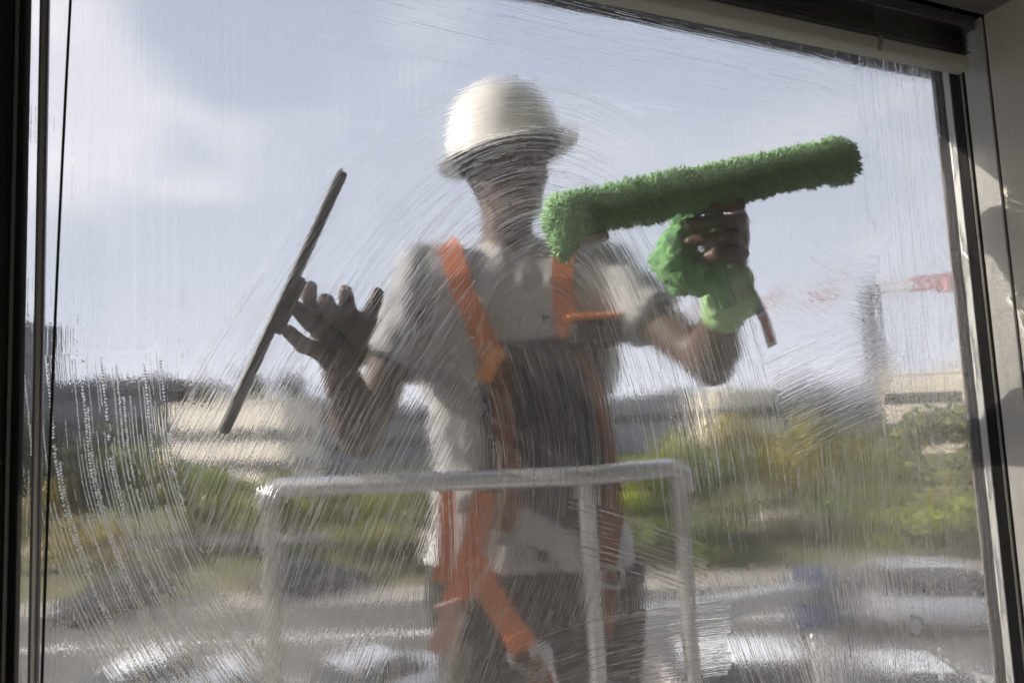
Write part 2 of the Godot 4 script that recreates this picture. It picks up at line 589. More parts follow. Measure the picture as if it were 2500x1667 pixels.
func building(called: String, label: String, category: String, at: Vector3, turn: float, size: Vector3, wall: Material, storeys: int, windows: int, pitch: float, wh: float, parapet := 1.0) -> void:
	# at: middle of the front at ground level; front looks along +z before turning; windows stand back in their openings
	var o := thing(called, label, category, at, turn)
	var glass := mat("far_window_glass", lin(0.05, 0.055, 0.065), 0.12)
	var frame := mat("far_window_frame", lin(0.16, 0.16, 0.17), 0.5)
	var w := size.x
	var sills := []
	for k in storeys:
		sills.append(size.y - parapet - (storeys - 1 - k) * pitch - wh)
	var st := Shape.new()
	st.span(Vector3(-w / 2, 0, -size.z), Vector3(w / 2, size.y - 0.3, -0.25))
	var y := 0.0
	for k in storeys + 1:                                # spandrels between the strips, then the parapet
		var top: float = sills[k] if k < storeys else size.y - 0.3
		if top > y:
			st.span(Vector3(-w / 2, y, -0.249), Vector3(w / 2, top, 0))
		y = top + wh
	part("wall", st, wall, o)
	var roof := Shape.new()
	roof.span(Vector3(-w / 2 - 0.15, size.y - 0.297, -size.z - 0.15), Vector3(w / 2 + 0.15, size.y, 0.15), 0.03)
	part("roof", roof, frame if wall == mats.get("slate_panel") else wall, o)
	for k in 2:
		var px := w * (-0.22 + 0.45 * k)
		part("roof_unit", Shape.new().span(Vector3(px, size.y + 0.003, -size.z * 0.6), Vector3(px + w * 0.12, size.y + 0.9, -size.z * 0.35), 0.03), mat("roof_unit_grey", lin(0.4, 0.4, 0.4), 0.7), o)
	for k in storeys:
		var sill: float = sills[k]
		var step := w / windows
		for j in windows:
			var x := -w / 2 + step * j
			var win := part("window", Shape.new().span(Vector3(x + 0.02, sill + 0.01, -0.245), Vector3(x + step - 0.02, sill + wh - 0.01, -0.19)), frame, o)
			part("pane", Shape.new().span(Vector3(x + 0.1, sill + 0.09, -0.189), Vector3(x + step - 0.1, sill + wh - 0.09, -0.17)), glass, win)
		for j in windows + 1:
			if j % 3 == 0:
				part("pier", Shape.new().span(Vector3(clampf(-w / 2 + step * j - 0.12, -w / 2, w / 2 - 0.24), sill, -0.247), Vector3(clampf(-w / 2 + step * j + 0.12, -w / 2 + 0.24, w / 2), sill + wh, -0.004)), wall, o)
	for s in [-1.0, 1.0]:                                 # side windows
		for k in storeys:
			var sill: float = sills[k]
			for j in 3:
				var z := -size.z * (0.22 + 0.25 * j)
				var win := part("window", Shape.new().span(Vector3(s * w / 2, sill, z), Vector3(s * (w / 2 + 0.05), sill + wh, z + size.z * 0.14)), frame, o)
				part("pane", Shape.new().span(Vector3(s * (w / 2 + 0.051), sill + 0.1, z + 0.1), Vector3(s * (w / 2 + 0.06), sill + wh - 0.1, z + size.z * 0.14 - 0.1)), glass, win)

# ------------------------------------------------------------------ trees, bushes, cars
var crowns := []

func crown_mesh(count: int, sd: int, squat: float) -> ArrayMesh:
	var r := RandomNumberGenerator.new()
	r.seed = sd
	var lobes := []
	for k in 9:
		lobes.append([Vector3(r.randf_range(-0.6, 0.6), r.randf_range(-0.55, 0.75) * squat, r.randf_range(-0.6, 0.6)), r.randf_range(0.28, 0.5)])
	var s := Shape.new()
	for k in count:
		var l: Array = lobes[r.randi() % lobes.size()]
		var d := Vector3(r.randfn(), r.randfn(), r.randfn()).normalized()
		var p: Vector3 = l[0] + d * l[1] * pow(r.randf(), 0.35)
		var n := (d + Vector3(r.randfn(), r.randfn(), r.randfn()) * 0.5).normalized()
		var t := n.cross(Vector3(r.randfn(), r.randfn(), r.randfn())).normalized()
		var b := n.cross(t)
		var q := r.randf_range(0.05, 0.11)
		var shade := r.randf_range(0.6, 1.25)
		s.tint = Color(shade * r.randf_range(0.85, 1.2), shade, shade * r.randf_range(0.6, 1.0))
		var a := s.vert(p - t * q, n)
		var e := s.vert(p + b * q * 0.5 + n * q * 0.15, n)
		var f := s.vert(p + t * q, n)
		var g := s.vert(p - b * q * 0.5 + n * q * 0.15, n)
		s.tri(a, e, f); s.tri(a, f, g)
	return s.mesh()

func leaf(called: String, r: float, g: float, b: float) -> StandardMaterial3D:
	var m := mat(called, lin(r, g, b), 0.6)
	m.vertex_color_use_as_albedo = true
	m.backlight_enabled = true
	m.backlight = Color(0.55, 0.6, 0.2)
	return m

func tree(called: String, label: String, at: Vector3, height: float, width: float, leaves: Material, kind: int, group: String) -> void:
	var o := thing(called, label, "tree" if kind < 2 else "bush", at, rng.randf() * TAU, group)
	var bark := grain("bark", lin(0.11, 0.085, 0.06), 0.9, 0.0, noise_map(0.08, 0.5, 1.0, 4, 128, 13), 1.5)
	var low := height * (0.30 if kind < 2 else 0.08)
	var st := Shape.new()
	st.tube([Vector3.ZERO, Vector3(0.06, low, 0.04), Vector3(0.1, height * 0.7, 0.0)], [0.035 * height, 0.024 * height, 0.008 * height], 8)
	for k in 5:
		var a := TAU * k / 5 + 0.4
		var y := low + height * 0.08 * k
		st.tube([Vector3(0.06, y, 0.03), Vector3(cos(a) * width * 0.2, y + height * 0.12, sin(a) * width * 0.2), Vector3(cos(a) * width * 0.36, y + height * 0.22, sin(a) * width * 0.36)], [0.012 * height, 0.008 * height, 0.003 * height], 6)
	part("trunk", st, bark, o)
	var c := part("crown", crowns[kind], leaves, o)
	c.set_meta("kind", "stuff")
	c.position.y = (height + low) * 0.5
	c.scale = Vector3(width * 0.5, (height - low) * 0.52, width * 0.5)

func street() -> void:
	crowns = [crown_mesh(3600, 5, 1.0), crown_mesh(3600, 9, 1.15), crown_mesh(2600, 14, 0.9)]
	var olive := leaf("olive_leaf", 0.26, 0.26, 0.06)
	var amber := leaf("amber_leaf", 0.36, 0.31, 0.07)
	var fresh := leaf("fresh_leaf", 0.30, 0.35, 0.04)
	var dark := leaf("dark_leaf", 0.06, 0.075, 0.04)
	var gold := leaf("gold_leaf", 0.38, 0.28, 0.03)
	var deep := leaf("deep_leaf", 0.16, 0.20, 0.06)
	tree("golden_bush", "golden yellow bush at the far left window edge", Vector3(-10.0, 0, -40.5), 4.4, 3.6, gold, 2, "")
	tree("dark_tree", "dark tree above the golden bush at the left edge", Vector3(-12.6, 0, -49.0), 8.0, 8.0, dark, 0, "")
	tree("dark_tree", "tall dark tree before the dark slate block", Vector3(-8.2, 0, -44.5), 7.0, 7.2, dark, 1, "")
	tree("broad_tree", "deep green tree left of the cream office building", Vector3(-5.2, 0, -42.5), 6.0, 6.4, deep, 0, "")
	tree("broad_tree", "olive tree in front of the cream office building's left end", Vector3(-2.4, 0, -40.5), 5.4, 5.8, olive, 2, "")
	tree("round_bush", "low golden bush by the kerb under the left trees", Vector3(-6.6, 0, -38.0), 2.6, 4.6, gold, 2, "")
	tree("round_bush", "fresh green bush below the cream office building", Vector3(0.6, 0, -37.5), 4.8, 5.8, fresh, 2, "")
	tree("round_bush", "olive bush left of the lift's corner post", Vector3(3.8, 0, -36.4), 4.4, 5.6, olive, 2, "")
	tree("round_bush", "green bush seen under the lift's top rail", Vector3(7.0, 0, -35.0), 3.8, 5.4, fresh, 2, "")
	tree("round_bush", "deep green bush just left of the worker's hip", Vector3(10.2, 0, -34.4), 3.6, 5.0, deep, 2, "")
	tree("tall_tree", "tall dark tree rising behind the cream office building", Vector3(-3.5, 0, -88.0), 11.6, 9.0, dark, 0, "")
	tree("tall_tree", "dark tree behind the cream building's right end", Vector3(4.0, 0, -92.0), 11.8, 8.5, dark, 1, "")
	tree("round_bush", "bright yellow green bush right of the worker under the rail end", Vector3(18.6, 0, -28.6), 5.2, 5.0, fresh, 2, "")
	tree("round_bush", "bright green bush between the two right lift posts", Vector3(16.6, 0, -27.4), 3.8, 4.4, fresh, 2, "")
	tree("broad_tree", "deep green tree right of the lift's end post", Vector3(21.6, 0, -27.6), 5.6, 5.6, deep, 2, "")
	tree("broad_tree", "golden olive tree in the middle of the right verge", Vector3(26.4, 0, -28.4), 6.2, 7.4, amber, 2, "")
	tree("broad_tree", "yellowish olive tree in front of the pale apartment building", Vector3(32.0, 0, -27.6), 6.0, 8.0, olive, 2, "")
	tree("broad_tree", "dark green tree at the right window frame", Vector3(35.0, 0, -23.6), 6.2, 7.0, deep, 0, "")
	tree("round_bush", "deep green bush under the olive trees on the right verge", Vector3(25.8, 0, -24.2), 2.8, 6.0, deep, 2, "")
	tree("round_bush", "olive bush by the kerb on the right verge", Vector3(30.4, 0, -21.6), 3.0, 6.4, olive, 2, "")

	for q in [[17.0, 29.2, "yellow green hedge bush behind the lift's right post", 0], [21.0, 29.6, "green hedge bush right of the lift's end post by the kerb", 1], [25.0, 30.2, "golden hedge bush on the verge left of the silver van", 2], [29.5, 30.6, "green hedge bush on the verge above the silver van", 1], [-2.0, 31.0, "low green hedge bush behind the left dark car", 0], [-6.5, 31.5, "low olive hedge bush left of the left dark car", 3], [3.0, 31.0, "low golden hedge bush between the two dark cars", 2], [7.2, 30.4, "low green hedge bush behind the second dark car", 1]]:
		tree("hedge_bush", q[2], G(q[0], q[1]), 2.5, 5.0, [fresh, deep, amber, olive][q[3]], 2, "")
	var charcoal := paint("charcoal_paint", lin(0.02, 0.021, 0.025))
	var silver := paint("silver_paint", lin(0.42, 0.44, 0.48))
	var white := paint("white_paint", lin(0.78, 0.78, 0.78))
	car("parked_car", "dark car on the road at the lower left", "car", Vector3(-4.3, 0, -29.6), 0.38 + PI, charcoal, 0)
	car("parked_car", "dark car on the road left of the worker", "car", Vector3(2.6, 0, -28.4), 0.30, charcoal, 0)
	car("parked_car", "white car at the bottom left below the glass streaks", "car", Vector3(-1.75, 0, -18.9), 0.36, white, 0)
	car("parked_car", "silver car at the bottom beside the worker's leg", "car", Vector3(3.2, 0, -16.4), 0.42, silver, 0)
	car("parked_van", "silver van at the lower right by the window frame", "van", Vector3(19.6, 0, -14.0), -0.52, silver, 1)
	car("parked_van", "white van below the lift's boom", "van", Vector3(10.2, 0, -11.0), -0.40, white, 1)
	car("parked_car", "white car at the lower right below the silver van", "car", Vector3(13.6, 0, -9.9), -0.45, white, 0)

func paint(called: String, color: Color) -> StandardMaterial3D:
	var m := mat(called, color, 0.35, 0.1)
	m.clearcoat_enabled = true
	m.clearcoat = 1.0
	m.clearcoat_roughness = 0.08
	return m

func section(x: float, half: float, lo: float, hi: float, tuck := 0.9) -> Array:
	var r := []
	for p in [[-0.92, 0.0], [-1.0, 0.25], [-1.0, 0.6], [-tuck, 0.93], [-tuck * 0.8, 1.0], [tuck * 0.8, 1.0], [tuck, 0.93], [1.0, 0.6], [1.0, 0.25], [0.92, 0.0]]:
		r.append(Vector3(x, lo + (hi - lo) * p[1], half * p[0]))
	return r

func car(called: String, label: String, category: String, at: Vector3, turn: float, body: Material, kind: int) -> void:
	# along x, nose at +x
	var o := thing(called, label, category, at, turn)
	var black := mat("tyre_rubber", lin(0.02, 0.02, 0.02), 0.8)
	var glass := mat("car_glass", lin(0.03, 0.035, 0.04), 0.05)
	var alloy := mat("alloy_rim", lin(0.5, 0.5, 0.52), 0.3, 0.9)
	var red := mat("tail_lamp_red", lin(0.35, 0.02, 0.02), 0.2)
	var lamp := mat("headlamp_clear", lin(0.7, 0.7, 0.7), 0.1)
	var w := 0.88 if kind == 0 else 0.95
	var belt := 0.92 if kind == 0 else 1.12
	var roof := 1.46 if kind == 0 else 1.95
	var stations := [[-2.15, 0.80, 0.42, 0.80], [-2.05, 0.95, 0.27, belt], [-1.5, 1.0, 0.22, belt + 0.02], [0.0, 1.0, 0.2, belt], [0.9, 1.0, 0.22, belt - 0.02], [1.6, 0.97, 0.24, belt - 0.12], [2.05, 0.88, 0.28, belt - 0.26], [2.16, 0.75, 0.36, 0.62]]
	var rings := []
	for s in stations:
		rings.append(section(s[0], w * s[1], s[2], s[3]))
	part("body", Shape.new().loft(rings), body, o)
	var cab := [[-1.75, 0.80, belt - 0.02, belt + 0.06], [-1.25, 0.86, belt - 0.02, roof - 0.09], [-0.6, 0.87, belt - 0.02, roof - 0.03], [0.1, 0.86, belt - 0.02, roof - 0.07], [0.95, 0.84, belt - 0.03, belt + 0.06]]
	if kind == 1:
		cab = [[-2.06, 0.86, belt - 0.02, roof - 0.2], [-1.9, 0.90, belt - 0.02, roof - 0.05], [-0.6, 0.91, belt - 0.02, roof - 0.03], [0.5, 0.9, belt - 0.02, roof - 0.08], [1.25, 0.86, belt - 0.03, belt + 0.08]]
	rings = []
	for s in cab:
		rings.append(section(s[0], w * s[1], s[2], s[3], 0.8))
	part("windscreen", Shape.new().loft(rings), glass, o)
	var top := []
	for k in range(1, cab.size() - 1):
		var s: Array = cab[k]
		var r := []
		for p in [[-0.80, -0.06], [-0.8, 0.0], [-0.6, 0.035], [0.6, 0.035], [0.8, 0.0], [0.80, -0.06]]:
			r.append(Vector3(s[0], s[3] + p[1], w * s[1] * p[0]))
		top.append(r)
	part("roof", Shape.new().loft(top), body, o)
	for z in [-1.0, 1.0]:
		for px in ([-1.22, -0.32, 0.55] if kind == 0 else [-1.85, -0.75, 0.4]):
			part("pillar", Shape.new().bar(Vector3(px, belt - 0.01, z * w * 0.885), Vector3(px + (0.12 if px < 0 else -0.1), roof - 0.06, z * w * 0.73), 0.055), body, o)
		for x in [-1.35, 1.35]:
			var wheel := part("wheel", Shape.new().tube([Vector3(x, 0.32, z * (w - 0.2)), Vector3(x, 0.32, z * (w + 0.02))], 0.32, 20), black, o)
			part("rim", Shape.new().tube([Vector3(x, 0.32, z * (w + 0.0)), Vector3(x, 0.32, z * (w + 0.026))], 0.2, 16), alloy, wheel)
		part("headlight", Shape.new().box(Vector3(2.06, belt - 0.32, z * w * 0.62), Vector3(0.16, 0.14, 0.34), Basis(), 0.03), lamp, o)
		part("tail_light", Shape.new().box(Vector3(-2.07, belt - 0.18, z * w * 0.72), Vector3(0.12, 0.16, 0.24), Basis(), 0.02), red, o)
		part("mirror", Shape.new().box(Vector3(0.75, belt + 0.06, z * (w + 0.08)), Vector3(0.1, 0.13, 0.2), Basis(), 0.03), body, o)
	part("bumper", Shape.new().box(Vector3(2.1, 0.38, 0), Vector3(0.2, 0.18, w * 1.5), Basis(), 0.04), black, o)

# ------------------------------------------------------------------ the room and the window
func window_and_room() -> void:
	var plaster := grain("wall_plaster", lin(0.74, 0.73, 0.69), 0.85, 0.0, noise_map(0.12, 0.75, 1.0, 3, 256, 21), 9.0, 0.04)
	var soft := grain("ceiling_board", lin(0.24, 0.24, 0.24), 0.85, 0.0, noise_map(0.12, 0.8, 1.0, 3, 256, 22), 6.0)
	var carpet := grain("carpet", lin(0.34, 0.32, 0.30), 0.95, 0.0, noise_map(0.2, 0.6, 1.0, 3, 256, 23), 8.0)
	var frame_dark := mat("frame_black", lin(0.012, 0.012, 0.014), 0.45)
	var rubber := mat("gasket_rubber", lin(0.018, 0.017, 0.019), 0.95)
	rubber.metallic_specular = 0.1
	frame_dark.metallic_specular = 0.3
	var alu := grain("brushed_aluminium", lin(0.62, 0.62, 0.61), 0.5, 0.2, noise_map(0.15, 0.75, 1.0, 4, 256, 24), 14.0)
	# room shell
	struct("floor", Shape.new().span(Vector3(-2.6, 5.3, 0.0), Vector3(1.45, 5.5, 3.7)), carpet)
	struct("ceiling", Shape.new().span(Vector3(-2.6, 7.83, 0.070), Vector3(1.45, 8.1, 3.7)), soft)
	struct("wall_right", Shape.new().span(Vector3(1.2005, 5.5, 0.0693), Vector3(1.45, 7.83, 3.5)), plaster)
	struct("wall_left", Shape.new().span(Vector3(-2.6, 5.5, 0.0), Vector3(-2.4, 6.2, 3.5)), plaster)
	struct("wall_left", Shape.new().span(Vector3(-2.6, 7.75, 0.0), Vector3(-2.4, 7.83, 3.5)), plaster)
	struct("wall_left", Shape.new().span(Vector3(-2.6, 6.2, 0.0), Vector3(-2.4, 7.75, 0.5)), plaster)
	struct("wall_left", Shape.new().span(Vector3(-2.6, 6.2, 3.1), Vector3(-2.4, 7.75, 3.5)), plaster)
	struct("wall_back", Shape.new().span(Vector3(-2.6, 5.5, 3.5), Vector3(1.45, 7.83, 3.7)), plaster)
	struct("wall_front", Shape.new().span(Vector3(-2.4, 5.5, -0.06), Vector3(-0.62, 6.3, 0.0)), plaster)
	struct("wall_front", Shape.new().span(Vector3(-2.4, 7.75, -0.06), Vector3(-0.62, 7.95, 0.0)), plaster)
	struct("wall_below_window", Shape.new().span(Vector3(-0.62, 5.5, -0.06), Vector3(1.45, 6.30, -0.001)), plaster)
	struct("ceiling_recess", Shape.new().span(Vector3(-2.4, 7.9, -0.06), Vector3(1.45, 8.1, 0.0675)), soft)
	# outside facade
	var panel := grain("facade_panel", lin(0.55, 0.55, 0.54), 0.6, 0.0, noise_map(0.05, 0.85, 1.0, 3, 256, 25), 0.8)
	struct("facade_panel", Shape.new().span(Vector3(-2.6, 0, -0.193), Vector3(-2.41, 12.5, -0.062)), panel)
	struct("facade_panel", Shape.new().span(Vector3(-2.409, 0, -0.193), Vector3(-0.30, 6.3, -0.062)), panel)
	struct("facade_panel", Shape.new().span(Vector3(-2.409, 7.75, -0.193), Vector3(-0.30, 12.5, -0.062)), panel)
	struct("facade_panel", Shape.new().span(Vector3(1.50, 0, -0.193), Vector3(9.0, 12.5, -0.062)), panel)
	struct("facade_panel", Shape.new().span(Vector3(-0.299, 0, -0.192), Vector3(1.499, 6.28, -0.062)), panel)
	struct("lintel", Shape.new().span(Vector3(-0.299, 7.869, -0.192), Vector3(1.499, 12.4, -0.062)), mat("lintel_dark", lin(0.02, 0.026, 0.02), 0.55))

	var win := thing("window_frame", "black window frame with grey glazing edges around the wet pane", "window frame", Vector3.ZERO)
	part("left_stile", Shape.new().span(Vector3(-0.62, 6.3, -0.05), Vector3(-0.2085, 7.9, 0.012), 0.002), frame_dark, win)
	part("edge_strip", Shape.new().span(Vector3(-0.2083, 6.32, -0.02), Vector3(-0.2045, 7.88, 0.006), 0.0008), mat("edge_grey", lin(0.16, 0.165, 0.15), 0.4, 0.3), win)
	part("gasket", Shape.new().span(Vector3(-0.2043, 6.32, -0.02), Vector3(-0.2, 7.88, 0.004), 0.0008), rubber, win)
	part("gasket", Shape.new().span(Vector3(1.2, 6.32, -0.032), Vector3(1.235, 7.88, -0.0137), 0.001), rubber, win)
	var spacer := part("spacer_bar", Shape.new().span(Vector3(1.2004, 6.32, -0.0135), Vector3(1.235, 7.88, -0.0008), 0.0005), mat("spacer_aluminium", lin(0.66, 0.67, 0.68), 0.5, 0.35), win)
	var holes := MultiMesh.new()
	holes.transform_format = MultiMesh.TRANSFORM_3D
	holes.mesh = Shape.new().tube([Vector3(-0.0003, 0, 0), Vector3(0.0004, 0, 0)], 0.0007, 8).mesh()
	holes.instance_count = 2 * 320
	for k in 320:
		for q in 2:
			holes.set_instance_transform(k * 2 + q, Transform3D(Basis(), Vector3(1.2004, 6.33 + k * 0.0048, -0.0122 if q == 0 else -0.0021)))
	var dots := MultiMeshInstance3D.new()
	dots.name = "perforation"
	dots.multimesh = holes
	dots.material_override = mat("hole_dark", lin(0.02, 0.02, 0.02), 0.9)
	dots.set_meta("kind", "stuff")
	spacer.add_child(dots)
	part("right_stile", Shape.new().span(Vector3(1.2, 6.3, 0.0), Vector3(1.235, 7.9, 0.0172), 0.001), frame_dark, win)
	part("outer_stile", Shape.new().span(Vector3(1.2015, 6.3, -0.036), Vector3(1.235, 7.9, -0.0322), 0.001), mat("outer_profile", lin(0.20, 0.17, 0.17), 0.6), win)
	part("edge_strip", Shape.new().span(Vector3(1.1996, 6.3, 0.0175), Vector3(1.235, 7.9, 0.0225), 0.0006), mat("edge_grey", Color.WHITE), win)
	part("gasket", Shape.new().span(Vector3(1.2006, 6.3, 0.0227), Vector3(1.235, 7.9, 0.0262), 0.0006), rubber, win)
	part("bottom_rail", Shape.new().span(Vector3(-0.2, 6.3, -0.05), Vector3(1.2, 6.36, 0.012), 0.002), frame_dark, win)
	part("head_rail", Shape.new().span(Vector3(-0.62, 7.845, -0.05), Vector3(1.2345, 7.9, 0.004), 0.002), frame_dark, win)
	part("side_filler", Shape.new().span(Vector3(1.2352, 6.3, -0.045), Vector3(1.51, 7.9, 0.0035)), frame_dark, win)

	var jamb := Shape.new().span(Vector3(1.2, 6.3, 0.0264), Vector3(1.235, 7.83, 0.0645), 0.001)
	tag(part("jamb_panel", jamb, alu), "brushed grey metal jamb panel right of the window, half in sun", "panel")
	tag(part("shadow_joint", Shape.new().span(Vector3(1.205, 6.3, 0.0647), Vector3(1.235, 7.829, 0.0691)), rubber), "thin black joint between the metal jamb panel and plaster wall", "joint strip")
	var rod := Shape.new()
	rod.span(Vector3(-0.1838, 6.37, 0.006), Vector3(-0.1795, 7.842, 0.0145), 0.0012)
	var guide := thing("blind_guide", "slim grey metal blind guide beside the left window frame", "guide rail", Vector3.ZERO)
	part("rail", rod, mat("guide_metal", lin(0.40, 0.40, 0.38), 0.3, 0.7), guide)
	part("flange", Shape.new().span(Vector3(-0.1862, 6.37, 0.006), Vector3(-0.184, 7.842, 0.010), 0.0006), mat("flange_dark", lin(0.12, 0.11, 0.12), 0.4, 0.5), guide)
	part("lip", Shape.new().span(Vector3(-0.1793, 6.37, 0.006), Vector3(-0.1776, 7.842, 0.012), 0.0005), mat("lip_grey", lin(0.22, 0.21, 0.24), 0.35, 0.5), guide)
	var cord := []
	for k in 30:
		var t := k / 29.0
		cord.append(Vector3(lerpf(-0.1515, -0.1733, t) - 0.0028 * sin(t * PI), lerpf(7.79, 6.86, t), 0.022))
	cord.append(Vector3(-0.1745, 6.5, 0.022))

	# venetian blind pulled up under the ceiling
	var slat_m := mat("slat_dark", lin(0.07, 0.07, 0.072), 0.4, 0.4)
	var blind := thing("venetian_blind", "raised grey venetian blind stacked under the ceiling, its thin cord hanging at the left", "blind", Vector3.ZERO)
	var z0 := 0.030
	var rail := Shape.new()
	var prof := []
	for p in [[0.0, 0.004], [0.004, 0.0], [0.021, 0.0], [0.025, 0.004], [0.025, 0.022], [0.021, 0.027], [0.004, 0.027], [0.0, 0.022]]:
		prof.append(Vector2(p[0], p[1]))
	var rings := []
	for x in [-0.19, 1.174]:
		var r := []
		for p in prof:
			r.append(Vector3(x, 7.7365 + p.y, z0 - 0.002 + p.x))
		rings.append(r)
	rail.loft(rings)
	part("bottom_rail", rail, mat("rail_metal", lin(0.52, 0.51, 0.49), 0.4, 0.1), blind)
	for k in 9:
		var y := 7.7675 + 0.0046 * k
		var st := Shape.new()
		var dz := rng.randf_range(-0.0012, 0.0012)
		var rr := []
		for x in [-0.185, 1.178 + rng.randf_range(-0.003, 0.003)]:
			var r := []
			for j in 7:
				var t := j / 6.0
				r.append(Vector3(x, y + 0.0022 * sin(t * PI), z0 + dz + 0.025 * t))
			for j in 7:
				var t := 1.0 - j / 6.0
				r.append(Vector3(x, y - 0.0006 + 0.0022 * sin(t * PI), z0 + dz + 0.025 * t))
			rr.append(r)
		st.loft(rr)
		part("slat", st, slat_m, blind)
	part("pull_cord", Shape.new().tube(cord, 0.0013, 7), mat("cord_black", lin(0.012, 0.012, 0.013), 0.8), blind)
	part("headrail", Shape.new().span(Vector3(-0.19, 7.8115, z0 - 0.004), Vector3(1.196, 7.8335, z0 + 0.027), 0.0015), mat("headrail_grey", lin(0.13, 0.13, 0.135), 0.35, 0.4), blind)
	for lx in [0.06, 0.955]:
		var knot := Shape.new()
		for k in 26:
			var p := Vector3(lx + rng.randf_range(-0.006, 0.006), 7.768 + 0.0017 * k, z0 + 0.027 + rng.randf_range(0.0, 0.003))
			knot.tube([p, p + Vector3(rng.randf_range(-0.006, 0.006), rng.randf_range(0.001, 0.005), rng.randf_range(-0.001, 0.002)), p + Vector3(rng.randf_range(-0.006, 0.006), rng.randf_range(0.003, 0.008), 0.001)], 0.0007, 5)
		part("ladder_cord", knot, mat("ladder_grey", lin(0.10, 0.10, 0.09), 0.9), blind)
		var clip := part("clip", Shape.new().box(Vector3(lx + 0.008, 7.7495, z0 + 0.0237), Vector3(0.007, 0.026, 0.003), Basis(Vector3.BACK, -0.25), 0.0008), mat("clip_grey", lin(0.28, 0.27, 0.26), 0.4), blind)
		part("rivet", Shape.new().tube([Vector3(lx + 0.008, 7.751, z0 + 0.025), Vector3(lx + 0.008, 7.751, z0 + 0.0264)], 0.0013, 8), mat("hole_dark", Color.WHITE), clip)

# ------------------------------------------------------------------ the wet pane
var strokes := []      # [points, half width, film (0 light, 1 medium, 2 heavy), drop size, drop spacing across]
var owner_of := PackedByteArray()
const PX0 := -0.2
const PY0 := 6.36
const STEP := 0.005
const PNX := 277
const PNY := 298

func smooth_line(pts: Array, per := 10) -> Array:
	var out := []
	for k in pts.size() - 1:
		var a: Vector2 = pts[maxi(k - 1, 0)]
		var d: Vector2 = pts[mini(k + 2, pts.size() - 1)]
		for j in per:
			out.append(pts[k].cubic_interpolate(pts[k + 1], a, d, float(j) / per))
	out.append(pts[-1])
	return out

